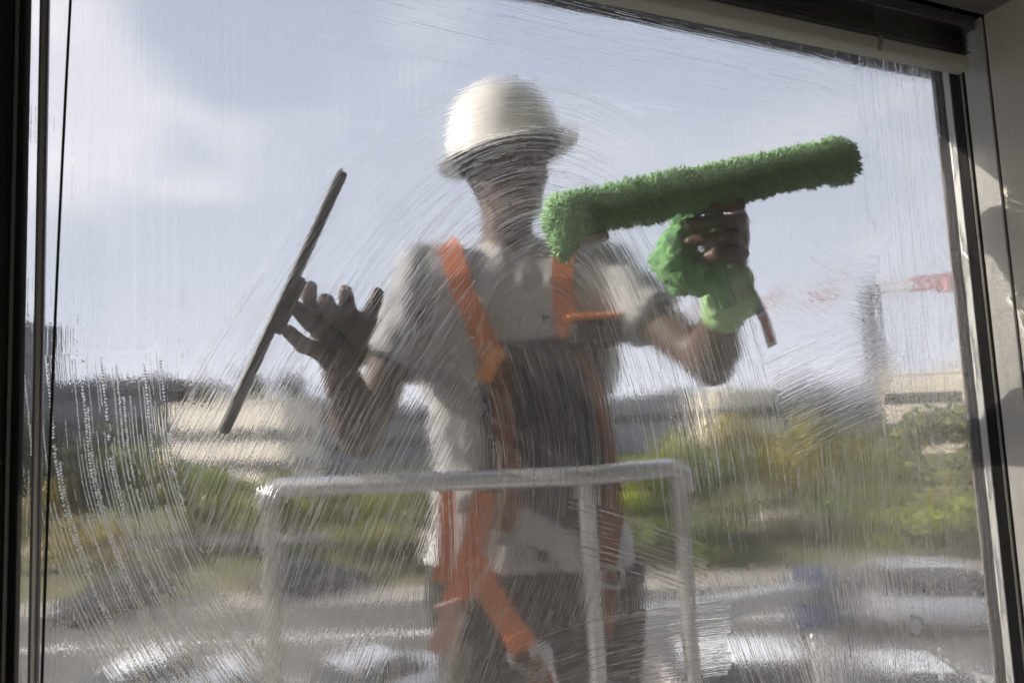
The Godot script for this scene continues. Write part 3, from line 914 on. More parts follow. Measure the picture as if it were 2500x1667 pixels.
func wet_glass() -> void:
	var pane := thing("window_pane", "large window pane covered in soapy water streaks and droplets", "window pane", Vector3.ZERO)
	for q in [["inner_glass", -0.0006, 0.04], ["outer_glass", -0.0133, 0.25]]:
		var gm := mat(q[0], Color(1, 1, 1, 0.02), q[2])
		gm.transparency = BaseMaterial3D.TRANSPARENCY_ALPHA
		part(q[0], flat_pane(q[1]), gm, pane)

	strokes = [
		[[Vector2(0.48, 7.9), Vector2(0.48, 6.3)], 0.75, 0, 0.00044, 0.0028],
		[[Vector2(0.10, 7.72), Vector2(0.267, 7.705), Vector2(0.564, 7.69), Vector2(0.87, 7.68), Vector2(0.99, 7.655)], 0.075, 0, 0.00050, 0.0040],
		[[Vector2(0.78, 7.40), Vector2(0.83, 7.365), Vector2(0.952, 7.332), Vector2(1.192, 7.335)], 0.10, 1, 0.00055, 0.0060],
		[[Vector2(0.93, 7.24), Vector2(0.925, 6.98), Vector2(0.935, 6.78), Vector2(0.945, 6.40)], 0.24, 2, 0.00046, 0.0028],
		[[Vector2(0.535, 6.80), Vector2(0.552, 6.97), Vector2(0.612, 7.09), Vector2(0.720, 7.16), Vector2(0.844, 7.205), Vector2(1.018, 7.245), Vector2(1.16, 7.26)], 0.085, 1, 0.00050, 0.0032],
		[[Vector2(0.60, 7.12), Vector2(0.64, 7.02), Vector2(0.682, 6.90), Vector2(0.735, 6.73), Vector2(0.80, 6.45)], 0.07, 1, 0.00055, 0.0036],
		[[Vector2(-0.06, 6.60), Vector2(-0.03, 6.80), Vector2(-0.01, 6.92), Vector2(0.021, 7.0), Vector2(0.055, 7.09), Vector2(0.095, 7.175), Vector2(0.147, 7.266), Vector2(0.218, 7.367), Vector2(0.292, 7.442), Vector2(0.379, 7.477), Vector2(0.470, 7.453), Vector2(0.527, 7.376), Vector2(0.568, 7.260), Vector2(0.595, 7.137), Vector2(0.612, 6.95)], 0.165, 1, 0.00042, 0.0021],
		[[Vector2(-0.14, 7.27), Vector2(-0.136, 7.226), Vector2(-0.126, 7.138), Vector2(-0.10, 7.049), Vector2(-0.062, 6.965), Vector2(-0.01, 6.88), Vector2(0.06, 6.82), Vector2(0.14, 6.80)], 0.066, 1, 0.00075, 0.0033],
		[[Vector2(0.305, 7.275), Vector2(0.325, 7.33), Vector2(0.37, 7.352), Vector2(0.415, 7.33), Vector2(0.435, 7.27), Vector2(0.44, 7.22)], 0.042, 1, 0.00042, 0.0021],
		[[Vector2(0.35, 7.285), Vector2(0.372, 7.21), Vector2(0.382, 7.12), Vector2(0.366, 7.017), Vector2(0.313, 6.90), Vector2(0.24, 6.72), Vector2(0.2, 6.5)], 0.09, 1, 0.00050, 0.0028],
		[[Vector2(0.38, 7.04), Vector2(0.48, 7.005), Vector2(0.60, 6.955)], 0.040, 0, 0.0009, 0.0060],
		[[Vector2(0.29, 6.855), Vector2(0.40, 6.872), Vector2(0.50, 6.874), Vector2(0.63, 6.866)], 0.05, 1, 0.00050, 0.0030],
		[[Vector2(1.07, 7.92), Vector2(1.07, 6.38)], 0.11, 3, 0.00055, 0.0040],
		[[Vector2(-0.192, 7.9), Vector2(-0.192, 6.38)], 0.020, 3, 0.00080, 0.0040],
	]
	for s in strokes:
		s[0] = smooth_line(s[0])
	owner_of.resize(PNX * PNY)
	for k in strokes.size():
		var line: Array = strokes[k][0]
		var half: float = strokes[k][1]
		var lo: Vector2 = line[0]
		var hi: Vector2 = line[0]
		for q in line:
			lo = lo.min(q)
			hi = hi.max(q)
		for y in PNY:
			for x in PNX:
				var p := Vector2(PX0 + x * STEP, PY0 + y * STEP)
				if k == 0:
					continue
				if p.x < lo.x - half or p.y < lo.y - half or p.x > hi.x + half or p.y > hi.y + half:
					continue
				var best := 9.0
				var at := 0
				for m in line.size():
					var d: float = p.distance_squared_to(line[m])
					if d < best:
						best = d
						at = m
				if at == 0 and (p - line[0]).dot(line[1] - line[0]) < 0.0 or at == line.size() - 1 and (p - line[-1]).dot(line[-1] - line[-2]) > 0.0:
					continue
				if sqrt(best) < half * (0.97 + 0.03 * sin(p.x * 61.0 + p.y * 43.0 + k)):
					owner_of[y * PNX + x] = k
	film(pane)
	droplets(pane)

func flat_pane(z: float) -> Shape:
	var s := Shape.new()
	s.quad(Vector3(-0.2, 6.36, z), Vector3(1.2, 6.36, z), Vector3(1.2, 7.845, z), Vector3(-0.2, 7.845, z), Vector3.BACK)
	return s

const FILM_Z := -0.0140
func on_pane(p: Vector2) -> Vector2:      # strokes are measured on the inner sheet; the water lies on the outer one
	return Vector2(p.x, 7.2 + (p.y - 7.2)) * Vector2(1.0175, 1.0175) - Vector2(0, 7.2 * 0.0175)

func owned(p: Vector2) -> int:
	var x := int((p.x - PX0) / STEP + 0.5)
	var y := int((p.y - PY0) / STEP + 0.5)
	if x < 0 or y < 0 or x >= PNX or y >= PNY:
		return -1
	return owner_of[y * PNX + x]

func streak_textures() -> Array:
	# fine ridges left by the fibres of a wet sleeve: long along v, close across u; a tile of 0.2 m by 0.4 m
	var n := 1024
	var f := FastNoiseLite.new()
	f.noise_type = FastNoiseLite.TYPE_SIMPLEX_SMOOTH
	var h := PackedFloat32Array()
	h.resize(n * n)
	for layer in [[8, 0.06, 0.42, 31], [14, 0.11, 0.42, 35], [60, 0.20, 0.22, 32], [220, 0.22, 0.16, 33], [1024, 0.12, 0.14, 34]]:
		f.seed = layer[3]
		f.frequency = layer[1]
		f.fractal_octaves = 2
		var im := f.get_seamless_image(n, layer[0], false, false, 0.1, true)
		im.convert(Image.FORMAT_RF)
		if layer[0] != n:
			im.resize(n, n, Image.INTERPOLATE_CUBIC)
		var px := im.get_data().to_float32_array()
		var w: float = layer[2]
		for k in n * n:
			h[k] += w * px[k]
	var normal := PackedByteArray()
	normal.resize(n * n * 3)
	var cover := PackedByteArray()
	cover.resize(n * n * 4)
	cover.fill(255)
	var mean := 0.0
	for k in n * n:
		mean += h[k] / (n * n)
	f.seed = 36
	f.frequency = 0.09
	var fim := f.get_seamless_image(n, n, false, false, 0.1, true)
	fim.convert(Image.FORMAT_RF)
	var fine := fim.get_data().to_float32_array()
	var half_dry := PackedByteArray()
	half_dry.resize(n * n * 4)
	half_dry.fill(255)
	var dry := 0
	var wet_half := 0
	var rms := 0.0
	var spread := 0.0
	for k in range(0, n * n - 2, 7):
		rms += pow(h[k + 2] - h[k], 2.0)
		spread += pow(h[k] - mean, 2.0)
	rms = sqrt(rms * 7.0 / (n * n))
	spread = sqrt(spread * 7.0 / (n * n))
	var gain := 0.5 / rms                        # stored slopes have a spread of 0.5
	for y in n:
		var up := ((y + n - 1) % n) * n
		var dn := ((y + 1) % n) * n
		for x in n:
			var k := y * n + x
			var sx := (h[y * n + (x + 1) % n] - h[y * n + (x + n - 1) % n]) * gain
			var sy := (h[dn + x] - h[up + x]) * gain
			var l := 1.0 / sqrt(1.0 + sx * sx + sy * sy)
			normal[k * 3] = int(127.5 - 127.0 * sx * l)
			normal[k * 3 + 1] = int(127.5 + 127.0 * sy * l)
			normal[k * 3 + 2] = int(127.5 + 127.0 * l)
			if h[k] < mean - 1.15 * spread:
				cover[k * 4 + 3] = 0
				dry += 1
			if fine[k] < 0.5:
				wet_half += 1
				half_dry[k * 4 + 3] = 0
	return [ImageTexture.create_from_image(Image.create_from_data(n, n, false, Image.FORMAT_RGB8, normal)), ImageTexture.create_from_image(Image.create_from_data(n, n, false, Image.FORMAT_RGBA8, cover)), ImageTexture.create_from_image(Image.create_from_data(n, n, false, Image.FORMAT_RGBA8, half_dry))]

func film(pane: Node3D) -> void:
	var tex := streak_textures()
	var make := func(called: String, bend: float, mask := 1) -> StandardMaterial3D:
		var m := mat(called, Color(1, 1, 1, 0.0), 0.02)
		m.refraction_enabled = true
		m.refraction_scale = 0.033
		m.transparency = BaseMaterial3D.TRANSPARENCY_ALPHA_SCISSOR
		m.alpha_scissor_threshold = 0.5
		m.albedo_texture = tex[mask]
		if bend > 0.0:
			m.normal_enabled = true
			m.normal_texture = tex[0]
			m.normal_scale = bend
		return m
	var inner: StandardMaterial3D = make.call("water_inner_face", 0.0)
	var outer := [make.call("water_thin", 0.065), make.call("water_medium", 0.092), make.call("water_thick", 0.115), make.call("water_patchy", 0.17, 2)]
	var inner_patchy: StandardMaterial3D = make.call("water_patchy_inner", 0.0, 2)
	var done := PackedByteArray()
	done.resize(PNX * PNY)
	for k in strokes.size() + 1:
		if k == strokes.size():
			patch_gaps(pane, done, inner, outer[1])
			break
		var s: Array = strokes[k]
		var pts: Array = s[0]
		var back := Shape.new()
		var front := Shape.new()
		# arc length
		var run := 0.0
		var last: Vector2 = pts[0]
		var line := []
		for p in pts:
			run += p.distance_to(last)
			last = p
			line.append([p, run])
		var half: float = s[1]
		half += 0.008
		var across := int(half * 2.0 / 0.006)
		var along := int((run + 0.016) / 0.006) + 1
		var off := Vector2(0.137 * k, 0.291 * k)
		var grid := []
		for j in along + 1:
			var t := -0.008 + (run + 0.016) * j / along
			var q := at_run(line, t)
			var row := []
			for i in across + 1:
				var c := lerpf(-half, half, float(i) / across)
				row.append([q[0] + q[1] * c, Vector2(c / 0.2, t / 0.4) + off])
			grid.append(row)
		for j in along:
			for i in across:
				var a: Array = grid[j][i]
				var b: Array = grid[j][i + 1]
				var d: Array = grid[j + 1][i + 1]
				var e: Array = grid[j + 1][i]
				var mid: Vector2 = (a[0] + d[0]) * 0.5
				if owned(mid) != k or mid.x > 1.174:
					continue
				if (b[0] - a[0]).cross(e[0] - a[0]) <= 0.0 and k > 0:     # folded over at the inside of a bend
					continue
				var cx := int((mid.x - PX0) / STEP + 0.5)
				var cy := int((mid.y - PY0) / STEP + 0.5)
				for yy in range(maxi(cy - 1, 0), mini(cy + 2, PNY)):
					for xx in range(maxi(cx - 1, 0), mini(cx + 2, PNX)):
						done[yy * PNX + xx] = 1
				for side in 2:
					var st: Shape = back if side == 0 else front
					var z := FILM_Z - 0.0004 * k - (0.0 if side == 0 else 0.00006)
					var nn := Vector3.BACK if side == 0 else Vector3.FORWARD
					var w := []
					for c in [a, b, d, e]:
						w.append(st.vert(Vector3(on_pane(c[0]).x, on_pane(c[0]).y, z), nn, c[1]))
					st.tri(w[0], w[1], w[2]); st.tri(w[0], w[2], w[3])
		if back.v.is_empty():
			continue
		var m := ArrayMesh.new()
		m.add_surface_from_arrays(Mesh.PRIMITIVE_TRIANGLES, back.arrays())
		m.add_surface_from_arrays(Mesh.PRIMITIVE_TRIANGLES, front.arrays())
		m.surface_set_material(0, inner_patchy if s[2] == 3 else inner)
		m.surface_set_material(1, outer[s[2]])
		var o := MeshInstance3D.new()
		o.name = "water_film"
		o.mesh = m
		pane.add_child(o, true)

func patch_gaps(pane: Node3D, done: PackedByteArray, inner: Material, outer: Material) -> void:
	var back := Shape.new()
	var front := Shape.new()
	for y in PNY:
		for x in PNX:
			if done[y * PNX + x]:
				continue
			for side in 2:
				var st: Shape = back if side == 0 else front
				var z := FILM_Z - 0.0004 * strokes.size() - (0.0 if side == 0 else 0.00006)
				var w := []
				for q in [Vector2(-0.5, -0.5), Vector2(0.5, -0.5), Vector2(0.5, 0.5), Vector2(-0.5, 0.5)]:
					var p := Vector2(PX0 + (x + q.x) * STEP, PY0 + (y + q.y) * STEP)
					var o := on_pane(p)
					w.append(st.vert(Vector3(o.x, o.y, z), Vector3.BACK if side == 0 else Vector3.FORWARD, Vector2(p.x / 0.2, p.y / 0.4)))
				st.tri(w[0], w[1], w[2]); st.tri(w[0], w[2], w[3])
	if back.v.is_empty():
		return
	var m := ArrayMesh.new()
	m.add_surface_from_arrays(Mesh.PRIMITIVE_TRIANGLES, back.arrays())
	m.add_surface_from_arrays(Mesh.PRIMITIVE_TRIANGLES, front.arrays())
	m.surface_set_material(0, inner)
	m.surface_set_material(1, outer)
	var o := MeshInstance3D.new()
	o.name = "water_film"
	o.mesh = m
	pane.add_child(o, true)

func at_run(line: Array, t: float) -> Array:
	for k in range(1, line.size()):
		if line[k][1] >= t or k == line.size() - 1:
			var a: Vector2 = line[k - 1][0]
			var b: Vector2 = line[k][0]
			var f: float = (t - line[k - 1][1]) / maxf(line[k][1] - line[k - 1][1], 1e-6)      # runs on a little past both ends
			if k > 1: f = maxf(f, 0.0)
			if k < line.size() - 1: f = minf(f, 1.0)
			var d0: Vector2 = (b - a).normalized()
			var prev: Vector2 = (a - line[maxi(k - 2, 0)][0]).normalized() if k > 1 else d0
			var next: Vector2 = (line[mini(k + 1, line.size() - 1)][0] - b).normalized() if k < line.size() - 1 else d0
			var dir := (prev + d0).normalized().lerp((d0 + next).normalized(), clampf(f, 0.0, 1.0)).normalized()
			return [a.lerp(b, f), Vector2(dir.y, -dir.x)]
	return [line[0][0], Vector2.RIGHT]

func droplets(pane: Node3D) -> void:
	var dome := Shape.new()
	var profile := []
	for k in 5:
		var a := deg_to_rad(52.0) * k / 4.0
		profile.append(Vector2(sin(a) / sin(deg_to_rad(52.0)), (cos(a) - cos(deg_to_rad(52.0))) / sin(deg_to_rad(52.0))))
	profile.reverse()
	var basis := Basis(Vector3.RIGHT, -PI / 2)          # domes point outwards, to -z
	dome.lathe(profile, Vector3.ZERO, basis, 10)
	for k in dome.n.size():
		if dome.n[k].dot(Vector3.FORWARD) < 0.0:
			dome.n[k] = -dome.n[k]
	var fixed := dome.i.duplicate()
	dome.i.clear()
	for k in range(0, fixed.size(), 3):
		dome.tri(fixed[k], fixed[k + 1], fixed[k + 2])
	var m0 := dome.vert(Vector3.ZERO, Vector3.BACK)
	var rim := []
	for j in 11:
		rim.append(dome.vert(basis * Vector3(cos(TAU * j / 10), 0, sin(TAU * j / 10)), Vector3.BACK))
	for j in 10:
		dome.tri(m0, rim[j], rim[j + 1])
	var buf := []
	var r := RandomNumberGenerator.new()
	r.seed = 5
	for k in strokes.size():
		var s: Array = strokes[k]
		var run := 0.0
		var last: Vector2 = s[0][0]
		var line := []
		for p in s[0]:
			run += p.distance_to(last)
			last = p
			line.append([p, run])
		var half: float = s[1]
		var c := -half
		while c < half:
			c += s[4] * r.randf_range(0.7, 1.3)
			var size: float = s[3] * (r.randf_range(0.6, 1.0) if r.randf() < 0.8 else r.randf_range(1.2, 1.9))
			var from := r.randf() * r.randf() * run * 0.4
			var to := run * (1.0 - r.randf() * r.randf() * 0.35)
			if k == 0:
				from = r.randf() * 0.8
				to = run
			var t := from
			while t < to:
				t += size * r.randf_range(2.05, 2.9)
				if r.randf() < 0.02: t += r.randf() * 0.05
				var q := at_run(line, t)
				var p: Vector2 = q[0] + q[1] * (c + size * r.randfn() * 0.22)
				if owned(p) != k or p.x < -0.197 or p.x > 1.172 or p.y > 7.84 or p.y < 6.6:
					continue
				var thin := 1.0
				if k < 3 and p.y > 7.2 and p.y < 7.68: thin = 0.35
				if k == 0 and p.x > 0.3: thin *= 0.5
				if r.randf() > thin: continue
				buf.append([p, size * r.randf_range(0.75, 1.2)])
	var mm := MultiMesh.new()
	mm.transform_format = MultiMesh.TRANSFORM_3D
	mm.mesh = dome.mesh()
	mm.instance_count = buf.size()
	for k in buf.size():
		var b: Array = buf[k]
		mm.set_instance_transform(k, Transform3D(Basis().scaled(Vector3(b[1], b[1] * r.randf_range(0.95, 1.35), b[1])), Vector3(on_pane(b[0]).x, on_pane(b[0]).y, FILM_Z - 0.0075)))
	var water := mat("droplet_water", Color(1, 1, 1, 0.0), 0.0)
	water.refraction_enabled = true
	water.refraction_scale = 0.033
	var o := MultiMeshInstance3D.new()
	o.name = "water_droplets"
	o.multimesh = mm
	o.material_override = water
	o.set_meta("kind", "stuff")
	pane.add_child(o)

# ------------------------------------------------------------------ the lift
func lift() -> void:
	var tube_m := grain("galvanised_tube", lin(0.72, 0.73, 0.75), 0.36, 0.85, noise_map(0.12, 0.75, 1.0, 4, 256, 41), 5.0)
	var a := Vector3(0.045, 7.054, -0.667)
	var b := Vector3(0.605, 7.057, -0.376)
	var c := Vector3(0.840, 7.057, -0.378)
	var o := thing("lift_basket", "galvanised tube railing of the lift basket in front of the worker", "lift basket", Vector3.ZERO)
	var rail := []
	for p in [a + Vector3(0.004, -0.04, -0.006), a + Vector3(0.008, -0.016, 0.0), a + SIDE * 0.03, a.lerp(b, 0.5), b - SIDE * 0.05, b + Vector3(0.01, 0, 0.006), b + Vector3(0.06, 0, 0.006), c - Vector3(0.03, 0, 0), c + Vector3(-0.006, -0.014, 0), c + Vector3(-0.002, -0.05, 0)]:
		rail.append(p)
	part("top_rail", Shape.new().tube(rail, 0.0185, 16), tube_m, o)
	for p in [[a + Vector3(0.012, -0.012, -0.004), Vector3(0.066, 6.0, -0.74)], [b + Vector3(0.008, -0.012, -0.002), Vector3(0.668, 6.0, -0.46)], [c + Vector3(-0.012, -0.012, -0.004), Vector3(0.874, 6.0, -0.44)]]:
		part("post", Shape.new().tube([p[0], p[0].lerp(p[1], 0.5), p[1]], 0.0165, 14), tube_m, o)
	part("mid_rail", Shape.new().tube([Vector3(0.064, 6.5, -0.72), Vector3(0.64, 6.5, -0.43), Vector3(0.862, 6.5, -0.42)], 0.012, 10), tube_m, o)
	var deck := grain("deck_plate", lin(0.2, 0.2, 0.2), 0.5, 0.5, noise_map(0.1, 0.7, 1.0, 3, 256, 42), 3.0)
	part("deck", Shape.new().box(Vector3(0.60, 5.965, -0.83), Vector3(1.05, 0.05, 0.95), Basis(SIDE, Vector3.UP, TOWARD), 0.005), deck, o)
	part("toe_board", Shape.new().box(Vector3(0.40, 6.07, -0.575), Vector3(0.72, 0.15, 0.006), Basis(SIDE, Vector3.UP, TOWARD)), deck, o)

	var grey := grain("boom_grey", lin(0.42, 0.44, 0.48), 0.45, 0.1, noise_map(0.05, 0.85, 1.0, 3, 256, 43), 1.5)
	var blue := mat("boom_blue", lin(0.015, 0.04, 0.115), 0.4)
	var white := mat("boom_white", lin(0.72, 0.73, 0.76), 0.4)
	var black := mat("hose_black", lin(0.015, 0.015, 0.018), 0.6)
	var m := thing("lift_boom", "grey jib with blue knuckle and white boom of the lift, right of the worker", "lift boom", Vector3.ZERO)
	var j0 := Vector3(0.75, 6.40, -1.40)
	var j1 := Vector3(3.256, 5.973, -2.541)
	part("jib", Shape.new().bar(j0, j1, 0.10), grey, m)
	var k0 := j1 + Vector3(0, -0.02, 0)
	var sx := (j1 - j0).normalized()
	part("knuckle", Shape.new().box(k0 + Vector3(0.03, -0.02, 0), Vector3(0.30, 0.38, 0.20), Basis(sx, sx.cross(Vector3.UP).cross(sx), sx.cross(Vector3.UP)).orthonormalized(), 0.05), blue, m)
	var b1 := Vector3(3.30, 5.80, -2.58)
	var b2 := Vector3(4.6, 1.0, -3.8)
	part("boom", Shape.new().bar(b1, b2, 0.15), white, m)
	part("ram", Shape.new().tube([b1 + Vector3(-0.16, -0.05, 0.05), b1.lerp(b2, 0.4) + Vector3(-0.13, 0, 0.05)], 0.04, 12), black, m)
	part("hose", Shape.new().tube([k0 + Vector3(0.12, 0.1, 0), k0 + Vector3(0.24, 0.0, 0.02), k0 + Vector3(0.27, -0.2, 0.02), k0 + Vector3(0.24, -0.45, 0.0), b1.lerp(b2, 0.25) + Vector3(0.1, 0, 0)], 0.02, 8), black, m)
	part("pivot", Shape.new().tube([b1 + Vector3(-0.06, -0.08, 0.1), b1 + Vector3(-0.07, -0.08, 0.14)], 0.05, 14), grey, m)
	part("bracket", Shape.new().bar(Vector3(0.75, 5.97, -1.36), j0 + Vector3(0, 0.05, 0), 0.09), grey, m)
	part("turret", Shape.new().box(Vector3(4.7, 0.75, -3.9), Vector3(1.6, 0.9, 1.2), Basis(SIDE, Vector3.UP, TOWARD), 0.08), blue, m)
	part("chassis", Shape.new().box(Vector3(4.7, 0.25, -3.9), Vector3(2.4, 0.3, 1.6), Basis(SIDE, Vector3.UP, TOWARD), 0.05), grey, m)

# ------------------------------------------------------------------ the worker
const HEAD := Vector3(0.572, 7.715, -0.598)
var head_basis: Basis

func worker() -> void:
	var o := thing("person", "worker in white hard hat, grey T-shirt and orange safety harness washing the pane", "person", Vector3.ZERO)
	var skin := grain("skin", lin(0.112, 0.074, 0.060), 0.5, 0.0, noise_map(0.06, 0.85, 1.0, 3, 128, 51), 6.0)
	var shirt_m := grain("grey_jersey", lin(0.43, 0.44, 0.47), 0.9, 0.0, noise_map(0.1, 0.85, 1.0, 3, 256, 52), 8.0)
	shirt_m.vertex_color_use_as_albedo = true
	var trouser_m := grain("dark_trousers", lin(0.030, 0.030, 0.030), 0.9, 0.0, noise_map(0.1, 0.7, 1.0, 3, 256, 53), 6.0)
	var sh_r := Vector3(0.405, 7.488, -0.702)     # the shoulder at the left of the picture
	var sh_l := Vector3(0.772, 7.470, -0.550)
	var el_r := Vector3(0.225, 7.150, -0.590)
	var wr_r := Vector3(0.150, 7.262, -0.305)
	var el_l := Vector3(0.876, 7.262, -0.315)
	var wr_l := Vector3(0.775, 7.350, -0.145)
	var level := func(y: float) -> Vector3:
		return Vector3(0.588, y, -0.640).lerp(Vector3(0.640, y, -0.725), clampf((7.45 - y) / 0.65, 0, 1))
	var n1 := FastNoiseLite.new()
	n1.seed = 3
	n1.frequency = 9.0
	n1.fractal_octaves = 3

	# body: one surface, with head and hands added on finer grids
	var body := Shape.new()
	var f := Field.new(Vector3(0.05, 5.98, -1.0), Vector3(1.06, 7.66, -0.08), 0.0135)
	for l in [[7.40, 0.115, 0.085], [7.27, 0.105, 0.095], [7.1, 0.085, 0.09], [6.93, 0.09, 0.095], [6.80, 0.085, 0.10]]:
		var m: Vector3 = level.call(l[0])
		f.cap(m - SIDE * l[1], m + SIDE * l[1], l[2], l[2], 0.06)
	f.cap(sh_r, level.call(7.46), 0.058, 0.07, 0.05).cap(sh_l, level.call(7.46), 0.058, 0.07, 0.05)
	f.cap(level.call(7.46), HEAD + Vector3(-0.005, -0.06, -0.015), 0.066, 0.056, 0.05)
	f.cap(sh_r, el_r, 0.055, 0.041, 0.03).cap(el_r, el_r.lerp(wr_r, 0.3), 0.041, 0.045, 0.025).cap(el_r.lerp(wr_r, 0.3), wr_r, 0.045, 0.029, 0.02)
	f.cap(sh_l, el_l, 0.055, 0.042, 0.03).cap(el_l, el_l.lerp(wr_l, 0.3), 0.042, 0.046, 0.025).cap(el_l.lerp(wr_l, 0.3), wr_l, 0.046, 0.03, 0.02)
	var hips := [Vector3(0.545, 6.80, -0.765), Vector3(0.745, 6.79, -0.685)]
	for k in 2:
		var hp: Vector3 = hips[k]
		var knee := hp + Vector3(0.0, -0.42, 0.03) + SIDE * (0.02 if k else -0.02)
		var foot := Vector3(knee.x, 6.06, knee.z - 0.04)
		f.cap(hp, knee, 0.085, 0.058, 0.04).cap(knee, foot, 0.055, 0.04, 0.03).cap(foot, foot + TOWARD * 0.13 + Vector3(0, -0.04, 0), 0.038, 0.03, 0.03)
	f.into(body)
	head(body)
	hands(body, wr_r, wr_l)
	part("body", body, skin, o)
	head_extras(o)

	# T-shirt, light grey with a large black print on the chest
	var st := Shape.new()
	f = Field.new(Vector3(0.18, 6.74, -1.0), Vector3(1.0, 7.66, -0.30), 0.0115)
	for l in [[7.42, 0.125, 0.100], [7.30, 0.120, 0.117], [7.15, 0.105, 0.112], [7.0, 0.105, 0.115], [6.86, 0.118, 0.122], [6.76, 0.122, 0.124]]:
		var m: Vector3 = level.call(l[0])
		f.cap(m - SIDE * l[1], m + SIDE * l[1], l[2], l[2], 0.06)
	f.cap(sh_r, level.call(7.47), 0.074, 0.088, 0.05).cap(sh_l, level.call(7.47), 0.074, 0.088, 0.05)
	f.cap(level.call(7.50), level.call(7.58), 0.078, 0.068, 0.03)
	var cuff_r := sh_r.lerp(el_r, 0.60)
	var cuff_l := sh_l.lerp(el_l, 0.52)
	f.cap(sh_r, cuff_r, 0.076, 0.074, 0.04).cap(sh_l, cuff_l, 0.076, 0.074, 0.04)
	# folds: drawn creases from armpit to waist and round the belly
	for q in [[0.16, 7.32, -0.02, 7.02], [0.18, 7.22, 0.02, 6.93], [-0.15, 7.30, 0.0, 7.08], [-0.17, 7.15, -0.02, 6.95], [0.15, 7.08, -0.03, 6.88], [-0.14, 6.98, 0.06, 6.84], [-0.19, 7.40, -0.12, 7.26], [0.19, 7.40, 0.12, 7.28]]:
		var p0: Vector3 = level.call(q[1]) + SIDE * q[0] + TOWARD * 0.115
		var p1: Vector3 = level.call(q[3]) + SIDE * q[2] + TOWARD * 0.125
		f.carve(p0, p1, 0.011, 0.018)
	f.rough(n1, 0.016, Vector3(1.0, 0.55, 1.0))
	f.cut(cuff_r, (el_r - sh_r).normalized(), 0.14).cut(cuff_l, (el_l - sh_l).normalized(), 0.14)
	var hem: Vector3 = level.call(6.828)
	f.cut(hem, (Vector3.DOWN + SIDE * -0.03).normalized(), 0.4)
	f.cut(level.call(7.575), Vector3.UP, 0.16)
	f.into(st)
	for k in st.v.size():
		var q := st.v[k] - Vector3(0.6, 7.2, -0.66)
		var across := q.dot(SIDE)
		var ahead := q.dot(TOWARD)
		var y := st.v[k].y
		var edge := minf(minf(across + 0.085, 0.192 - across), minf(7.335 + 0.10 * across - y, y - 6.985 + 0.6 * maxf(across + 0.02, 0.0)))
		var w := smoothstep(-0.006, 0.008, edge) * (1.0 if ahead > 0.0 else 0.0)
		st.c[k] = Color(1, 1, 1).lerp(Color(0.07, 0.07, 0.075), w)
	part("t_shirt", st, shirt_m, o)

	var tr := Shape.new()
	f = Field.new(Vector3(0.36, 5.99, -1.05), Vector3(0.98, 6.95, -0.42), 0.0125)
	for l in [[6.86, 0.125, 0.108], [6.76, 0.135, 0.112]]:
		var m: Vector3 = level.call(l[0])
		f.cap(m - SIDE * l[1], m + SIDE * l[1], l[2], l[2], 0.05)
	for k in 2:
		var hp: Vector3 = hips[k]
		var knee := hp + Vector3(0.0, -0.42, 0.03) + SIDE * (0.02 if k else -0.02)
		var foot := Vector3(knee.x, 6.06, knee.z - 0.04)
		f.cap(hp + Vector3(0, -0.02, 0) + SIDE * (0.03 if k else -0.03), knee, 0.118, 0.085, 0.03).cap(knee, foot, 0.085, 0.075, 0.03)
	f.rough(n1, 0.016)
	f.cut(Vector3(0.65, 6.05, -0.75), Vector3.DOWN, 0.5)
	f.into(tr)
	part("trousers", tr, trouser_m, o)
	for k in 2:
		var hp: Vector3 = hips[k]
		var foot := Vector3(hp.x, 6.05, hp.z - 0.01)
		var bt := Shape.new()
		var bf := Field.new(foot - Vector3(0.2, 0.08, 0.2), foot + Vector3(0.2, 0.2, 0.3), 0.012)
		bf.cap(foot + Vector3(0, 0.1, -0.02), foot + Vector3(0, 0.0, -0.02), 0.058, 0.052, 0.03).cap(foot + TOWARD * 0.0, foot + TOWARD * 0.17 + Vector3(0, -0.012, 0), 0.05, 0.046, 0.03)
		bf.cut(foot + Vector3(0, -0.052, 0), Vector3.DOWN, 0.4)
		bf.into(bt)
		part("boot", bt, mat("boot_leather", lin(0.05, 0.035, 0.02), 0.6), o)
	# belt and harness
	harness(o, level)
	hard_hat(o)

